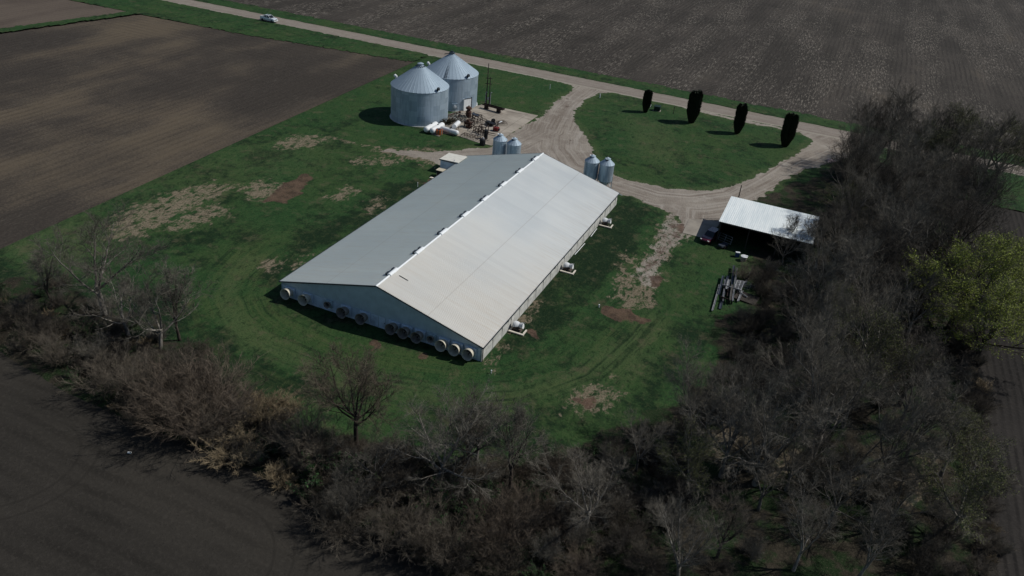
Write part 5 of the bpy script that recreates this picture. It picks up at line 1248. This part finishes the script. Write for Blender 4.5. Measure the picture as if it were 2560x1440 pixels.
for a in (
    ('I', 135, 772, 640, 'small dark bare tree, leftmost in the hedgerow'),
    ('A', 262, 790, 535, 'tallest pale-limbed bare tree at the left end of the hedgerow'),
    ('H', 322, 840, 680, 'slender bare tree leaning left, second from the tall pale one'),
    ('H', 402, 875, 700, 'bare dark-trunked tree left of the twin at the lawn edge'),
    ('I', 450, 852, 690, 'bare upright tree nearest the lawn at the left hedgerow'),
    ('E', 893, 1130, 925, 'round bare tree with thick dark trunk standing on the lawn edge below the barn'),
    ('C', 1095, 1214, 990, 'broad fan-shaped bare tree below the front corner of the barn'),
    ('D', 1165, 1180, 1010, 'dark-twigged tree behind the broad fan-shaped one'),
    ('I', 1272, 1240, 1045, 'thin tall bare tree right of the broad fan-shaped one'),
    ('H', 945, 1215, 1095, 'low bare tree between the round tree and the broad one'),
    ('H', 1190, 1110+40, 1000, 'airy small bare tree nearest the barn among the bottom trees'),
    ('B', 1708, 1112, 925, 'slender forked bare tree at the left rim of the large grove'),
    ('A', 1800, 1195, 960, 'bare tree with pale crossing limbs at the lower left of the grove'),
    ('C', 1885, 1215, 930, 'big multi-trunk bare tree in the lower middle of the grove'),
    ('B', 2010, 1180, 900, 'tall bare tree right of the multi-trunk one in the grove'),
    ('A', 1590, 1180, 1050, 'low wide bare tree where the hedgerow meets the grove'),
    ('A', 1460, 1330, 1150, 'bare tree at the bottom of the hedgerow before the grove'),
    ('I', 1965, 632, 548, 'small black-limbed tree in front of the white shed roof'),
    ('I', 2010, 645, 560, 'small dark tree by the right end of the shed roof'),
    ('Y', 2372, 822, 575, 'large leafing tree with yellow-green crown at the right edge'),
    ('Y', 2470, 760, 580, 'yellow-green leafing tree half cut by the right frame'),
    ('Y', 2440, 900, 680, 'yellow-green leafing tree lowest of the three at the right edge'),
    ('O', 2290, 470, 300, 'olive budding tree left of the one beside the road'),
    ('O', 2362, 430, 250, 'olive budding tree near the road at the top of the grove'),
    ('D', 2165, 420, 235, 'dark dense bare tree at the upper left tip of the grove'),
    ('O', 2480, 470, 290, 'olive budding tree beside the road at the far right'),
    ('O', 2350, 1190, 1010, 'olive budding tree at the right rim of the lower grove'),
    ('O', 2370, 1340, 1130, 'olive budding tree lowest on the right rim of the grove'),
    ('D', 2110, 560, 330, 'dark bare tree just right of the shed'),
    ('C', 2085, 690, 520, 'bare tree overhanging the right end of the shed roof'),
    ('H', 2040, 720, 600, 'low bare tree in front of the right half of the shed'),
    ('B', 2100, 800, 600, 'bare grey tree a little below the shed, left rim of the grove'),
    ('A', 1990, 880, 720, 'bare tree on the lawn rim right of the scrap pile'),
    ('C', 2250, 430, 262, 'broad bare tree between the two budding trees near the road'),
    ('A', 2450, 470, 275, 'broad bare tree reaching over the road at the far right'),
    ('A', 2130, 450, 270, 'bare tree overhanging the end of the drive'),
    ('A', 2180, 600, 370, 'pale-limbed bare tree right of the shed'),
    ('C', 2260, 540, 340, 'wide bare tree behind the shed towards the road')):
    key, u, v, top, lab = a
    plant_px(key, u, v, top, lab, HG if u < 1500 else 'trees of the large grove', wide={'E': 1.05, 'Y': 1.3, 'O': 1.1}.get(key, 1.25 if u < 1500 else 1.0))
# leaning trunk in the lower grove
plant_px('A', 2085, 1200, 985, 'bare tree leaning hard to the right in the lower grove', 'trees of the large grove', lean=(0, R(38)), rz=0)
# grove trees, standing in loose rows
GROVE = W2([(2100,430),(2220,400),(2400,450),(2425,620),(2400,800),(2420,1000),(2440,1250),(2440,1470),(1640,1470),(1560,1400),(1620,1240),(1760,1150),(1900,1030),(1960,900),(2010,780),(2080,690),(2100,640),(2085,520)])
rng = random.Random(21); pts = []
gx = [p[0] for p in GROVE]; gy = [p[1] for p in GROVE]
tries = 0
while len(pts) < 72 and tries < 9000:
    tries += 1; x = rng.uniform(min(gx), max(gx)); y = rng.uniform(min(gy), max(gy))
    if seg_sd(GROVE, np.array([x]), np.array([y]))[0] < 0: continue
    if any((x-a)**2+(y-b)**2 < 4.2**2 for a, b in pts) or (x > 82.3 and y < 60): continue
    if SX0-3 < x < SX1+3.5 and SY0-4 < y < SY1+2: continue
    pts.append((x, y))
words = ['twisted', 'straight', 'slim', 'stout', 'forked', 'pale-limbed', 'dark-limbed', 'crooked']
zone = lambda y: 'near the road' if y > 95 else 'behind the shed' if y > 68 else 'level with the shed' if y > 45 else 'below the shed' if y > 20 else 'in the lower grove' if y > -10 else 'at the bottom of the grove'
for i, (x, y) in enumerate(pts):
    key = rng.choice('AABBCCDDAC') if rng.random() < .93 else 'O'
    h = rng.uniform(10.5, 15.5) if y > 0 else rng.uniform(8, 12)
    plant(key, x, y, h, {'A': 'bare grey spreading tree', 'B': 'bare grey upright tree', 'C': 'bare grey low-forked tree', 'D': 'dark round-crowned bare tree', 'O': 'faintly budding olive tree'}[key]+' '+zone(y)+' among the crowded grove trees', 'trees of the large grove '+zone(y), rz=rng.random()*6.28, wide=rng.uniform(.85, 1.15))
plant('A', 66.6, 49.8, 10., 'bare tree overhanging the front right corner of the shed roof', 'trees of the large grove', rz=1., wide=1.2)
plant('D', 67.4, 56.5, 10.5, 'dark bare tree hanging over the right end of the shed roof', 'trees of the large grove', rz=2., wide=1.15)
plant('H', 61.5, 49.0, 6.5, 'small bare tree standing before the right half of the shed front', 'trees of the large grove', rz=2.)
# hedgerow shrubs placed one by one
SG = 'shrubs of the hedgerow'
for a in (
    ('s2', 95, 862, 770, 1.15, 'tawny bare bush at the far left end of the hedgerow'), ('s1', 150, 912, 815, 1.1, 'tawny bare bush second from the left end of the hedgerow'), ('s2', 50, 800, 735, 1.2, 'brown bush cut by the left frame'),
    ('s5', 238, 905, 820, 1.2, 'greyish bush beside the ploughed field left of the large brown mass'), ('s2', 300, 965, 860, 1.3, 'wide brown bush left in the large brown mass'), ('s1', 372, 1005, 875, 1.2, 'brown bush in the left middle of the large brown mass'),
    ('s3', 432, 1045, 880, 1.2, 'reddish-brown bush in the middle of the large brown mass'), ('s3', 505, 1085, 890, 1.2, 'tallest reddish-brown bush of the large brown mass'), ('s1', 470, 985, 850, 1.2, 'brown bush at the lawn side of the large brown mass'), ('s3', 545, 1010, 890, 1.1, 'reddish bush on the right shoulder of the large brown mass'),
    ('s2', 572, 1090, 985, 1.2, 'low brown bush right below the large brown mass'), ('s1', 400, 945, 860, 1.1, 'brown bush behind the large brown mass'),
    ('d1', 655, 1052, 985, 1.3, 'pale dry grass clump right of the large brown mass'), ('d1', 715, 1042, 990, 1.1, 'bleached dry grass tuft beside a green bush'), ('d1', 590, 1148, 1085, 1.3, 'straw-coloured clump at the ploughed field edge'), ('d1', 700, 1205, 1160, 1.1, 'small straw clump at the field edge below the brown bush'), ('d1', 640, 1020, 985, 1., 'small dry tuft at the lawn edge'),
    ('s1', 782, 1160, 1030, 1.0, 'upright tan bush left of the round tree'), ('s2', 740, 1110, 1050, 1.2, 'low brown bush left of the upright tan one'),
    ('g1', 828, 1190, 1120, 1.2, 'green bush left below the round tree trunk'), ('g1', 885, 1190, 1130, 1.1, 'green bush right below the round tree trunk'), ('g2', 225, 840, 790, 1.2, 'green bush under the tall pale tree'), ('g1', 690, 1030, 1000, 1.3, 'low green bush on the lawn edge'), ('g1', 775, 1245, 1205, 1.2, 'small green bush on the corner of the ploughed field'),
    ('g2', 1085, 1280, 1200, 1.1, 'green bush below the broad fan-shaped tree'), ('g1', 1160, 1300, 1230, 1.2, 'green bush right of the one below the broad tree'), ('g1', 680, 1130, 1090, 1.2, 'dark green bush between two dry clumps'),
    ('s5', 870, 1290, 1180, 1.1, 'grey-brown bush leaning over the ploughed field'), ('s1', 905, 1250, 1190, 1., 'tan bush behind the one leaning over the field'), ('s2', 850, 1325, 1250, 1.2, 'low tan bush at the edge of the ploughed field'),
    ('s3', 1240, 1380, 1270, 1.1, 'rust-coloured bush at the bottom of the hedgerow'), ('s1', 1100, 1400, 1290, 1.1, 'tan bush at the bottom beside the dark field'), ('s2', 1000, 1350, 1250, 1.2, 'sprawling tan bush beside the dark field'), ('s3', 1300, 1330, 1240, 1.1, 'rusty bush under the thin tall tree'),
    ('w1', 1118, 312, 293, 1.5, 'ragged green and rusty weed bush against the front grain bin')):
    key, u, v, top, wd, lab = a
    top = v-(v-top)*(.74 if key[0] == 's' and u < 640 else .9)
    plant_px(key, u, v, top, lab, SG if key != 'w1' else None, wide=wd*(.95 if key[0] == 's' else 1.1))
# undergrowth
def scatter(poly, n, mind, keys, hr, where, group, seed, wide=(1, 1.4)):
    rg = random.Random(seed); out = []; xs = [p[0] for p in poly]; ys_ = [p[1] for p in poly]; tries = 0
    while len(out) < n and tries < 20000:
        tries += 1; x = rg.uniform(min(xs), max(xs)); y = rg.uniform(min(ys_), max(ys_))
        if seg_sd(poly, np.array([x]), np.array([y]))[0] < 0 or any((x-a)**2+(y-b)**2 < mind**2 for a, b in out): continue
        if SX0-6 < x < SX1+1 and SY0-6 < y < SY1+1: continue
        out.append((x, y)); key = rg.choice(keys)
        desc = {'s1': 'tawny bare bush', 's2': 'spreading brown bush', 's3': 'reddish bare bush', 's4': 'dark bare bush', 's5': 'grey bare bush', 'g1': 'dense green bush', 'g2': 'thin green bush', 'd1': 'dry straw clump'}[key]
        plant(key, x, y, rg.uniform(*hr)*(.6 if key[0] in 'gd' else 1), desc+' '+where, group, rz=rg.random()*6.28, wide=rg.uniform(*wide))
HEDGE1 = W2([(-60,800),(0,690),(120,700),(260,760),(400,840),(500,880),(590,1010),(700,1060),(800,1130),(780,1210),(680,1180),(560,1130),(400,1080),(240,990),(0,870)])
HEDGE2 = W2([(780,1110),(900,1150),(1000,1140),(1260,1175),(1420,1160),(1600,1080),(1700,1250),(1640,1470),(1100,1440),(930,1330),(790,1240)])
scatter(HEDGE1, 105, 1.15, ['s2', 's4', 's4', 's5', 'g1', 'g2', 'g2', 'g1', 'g1', 's5', 'd1'], (1.3, 2.5), 'in the thick of the left hedgerow', 'undergrowth of the left hedgerow', 31)
scatter(HEDGE2, 150, 1.3, ['s1', 's2', 's3', 's4', 's4', 's4', 's5', 's5', 'g1', 'g1', 'g2', 'g2'], (1.4, 3.0), 'in the thicket along the bottom', 'undergrowth along the bottom', 32)
scatter(GROVE, 135, 2.1, ['s4', 's4', 's5', 's5', 's1', 'g2', 's2'], (1.6, 3.4), 'under the grove trees', 'undergrowth of the grove', 33)
EDGE = W2([(2400,850),(2440,850),(2470,1100),(2520,1440),(2440,1440),(2410,1100)])
scatter(EDGE, 36, 1.5, ['s2', 's1', 'd1', 's5', 's2'], (1.2, 2.4), 'along the right rim beside the rowed field', 'brush on the right rim of the grove', 34)
SIDE = W2([(1860,680),(1960,650),(2060,700),(2000,860),(1900,960),(1800,1050),(1700,1130),(1660,1080),(1780,960),(1850,860)])
scatter(SIDE, 34, 2.0, ['s4', 's5', 's4', 's1'], (1.4, 3.), 'on the lawn rim of the grove', 'brush on the lawn rim of the grove', 35)

# columnar conifers: several narrow spires flaring upward from one foot
def make_conifer(seed, H, W):
    rn = random.Random(seed); tr, cr = MB(), MB(); tr.tube([(0, 0, 0), (0, 0, H*.25)], [.16, .12], 7)
    sp = []
    for i in range(10):
        a = i*2.4; rr = (0 if i == 0 else 1)*W*rn.uniform(.55, .9)
        sp.append((Vector((rr*math.cos(a)*.66, rr*math.sin(a)*.66, H*rn.uniform(.94, 1.0))), rn.uniform(.42, .58)))
    prf = lambda t: min(1, .30+t*2.4)**.8*min(1, (1.01-t)*8.)**.9
    for top, r in sp:
        base = Vector((top.x*.45, top.y*.45, .15)); mid_ = Vector((top.x*.98, top.y*.98, H*.36)); tr.tube([base, base.lerp(mid_, .8), mid_], [.06, .04, .02], 4)
        at = lambda t: base.lerp(mid_, t/.36) if t < .36 else mid_.lerp(top, (t-.36)/.64)
        for i in range(1300):
            t = rn.random()**.85; rad = r*W*.66*prf(t)
            a = rn.random()*6.28; q = .80+.36*rn.random(); c = at(t)+Vector((math.cos(a)*rad*q, math.sin(a)*rad*q, rn.uniform(-.1, .1)))
            d = Vector((math.cos(a)*.35, math.sin(a)*.35, 1)).normalized(); s = rn.uniform(.14, .34); x = d.cross(Vector((math.cos(a), math.sin(a), .2))); x.normalize()
            o = len(cr.v); cr.v += [tuple(c-x*s*.5), tuple(c+d*s*1.7+Vector((math.cos(a), math.sin(a), 0))*s*.3), tuple(c+x*s*.5), tuple(c-d*s*.4)]; cr.f.append((o, o+3, o+2, o+1))
        cr.tube([at(j/10) for j in range(11)], [max(.02, r*W*.54*prf(j/10)) for j in range(11)], 8)
    return tr, cr
for i, (u, v, top, W, lab) in enumerate(((1613, 281, 228, 1.05, 'smallest columnar dark conifer, leftmost in the lawn row'), (1728, 307, 229, 1.75, 'thick columnar dark conifer, second from the left in the lawn row'), (1842, 334, 263, 1.45, 'slender columnar dark conifer, third in the lawn row'), (1961, 366, 286, 1.75, 'rightmost columnar dark conifer, closest to the grove'))):
    c = G(u, v); H = height_at(c, top); tr, cr = make_conifer(50+i, H, W)
    t = thing('columnar_conifer', lab, 'conifer', (c.x, c.y, 0), rz=.4*i, group='columnar conifers on the lawn')
    ob('trunk', tr, M['darkbark'], t); ob('crown', cr, M['conifer'], t)
print('objects', len(col.objects))
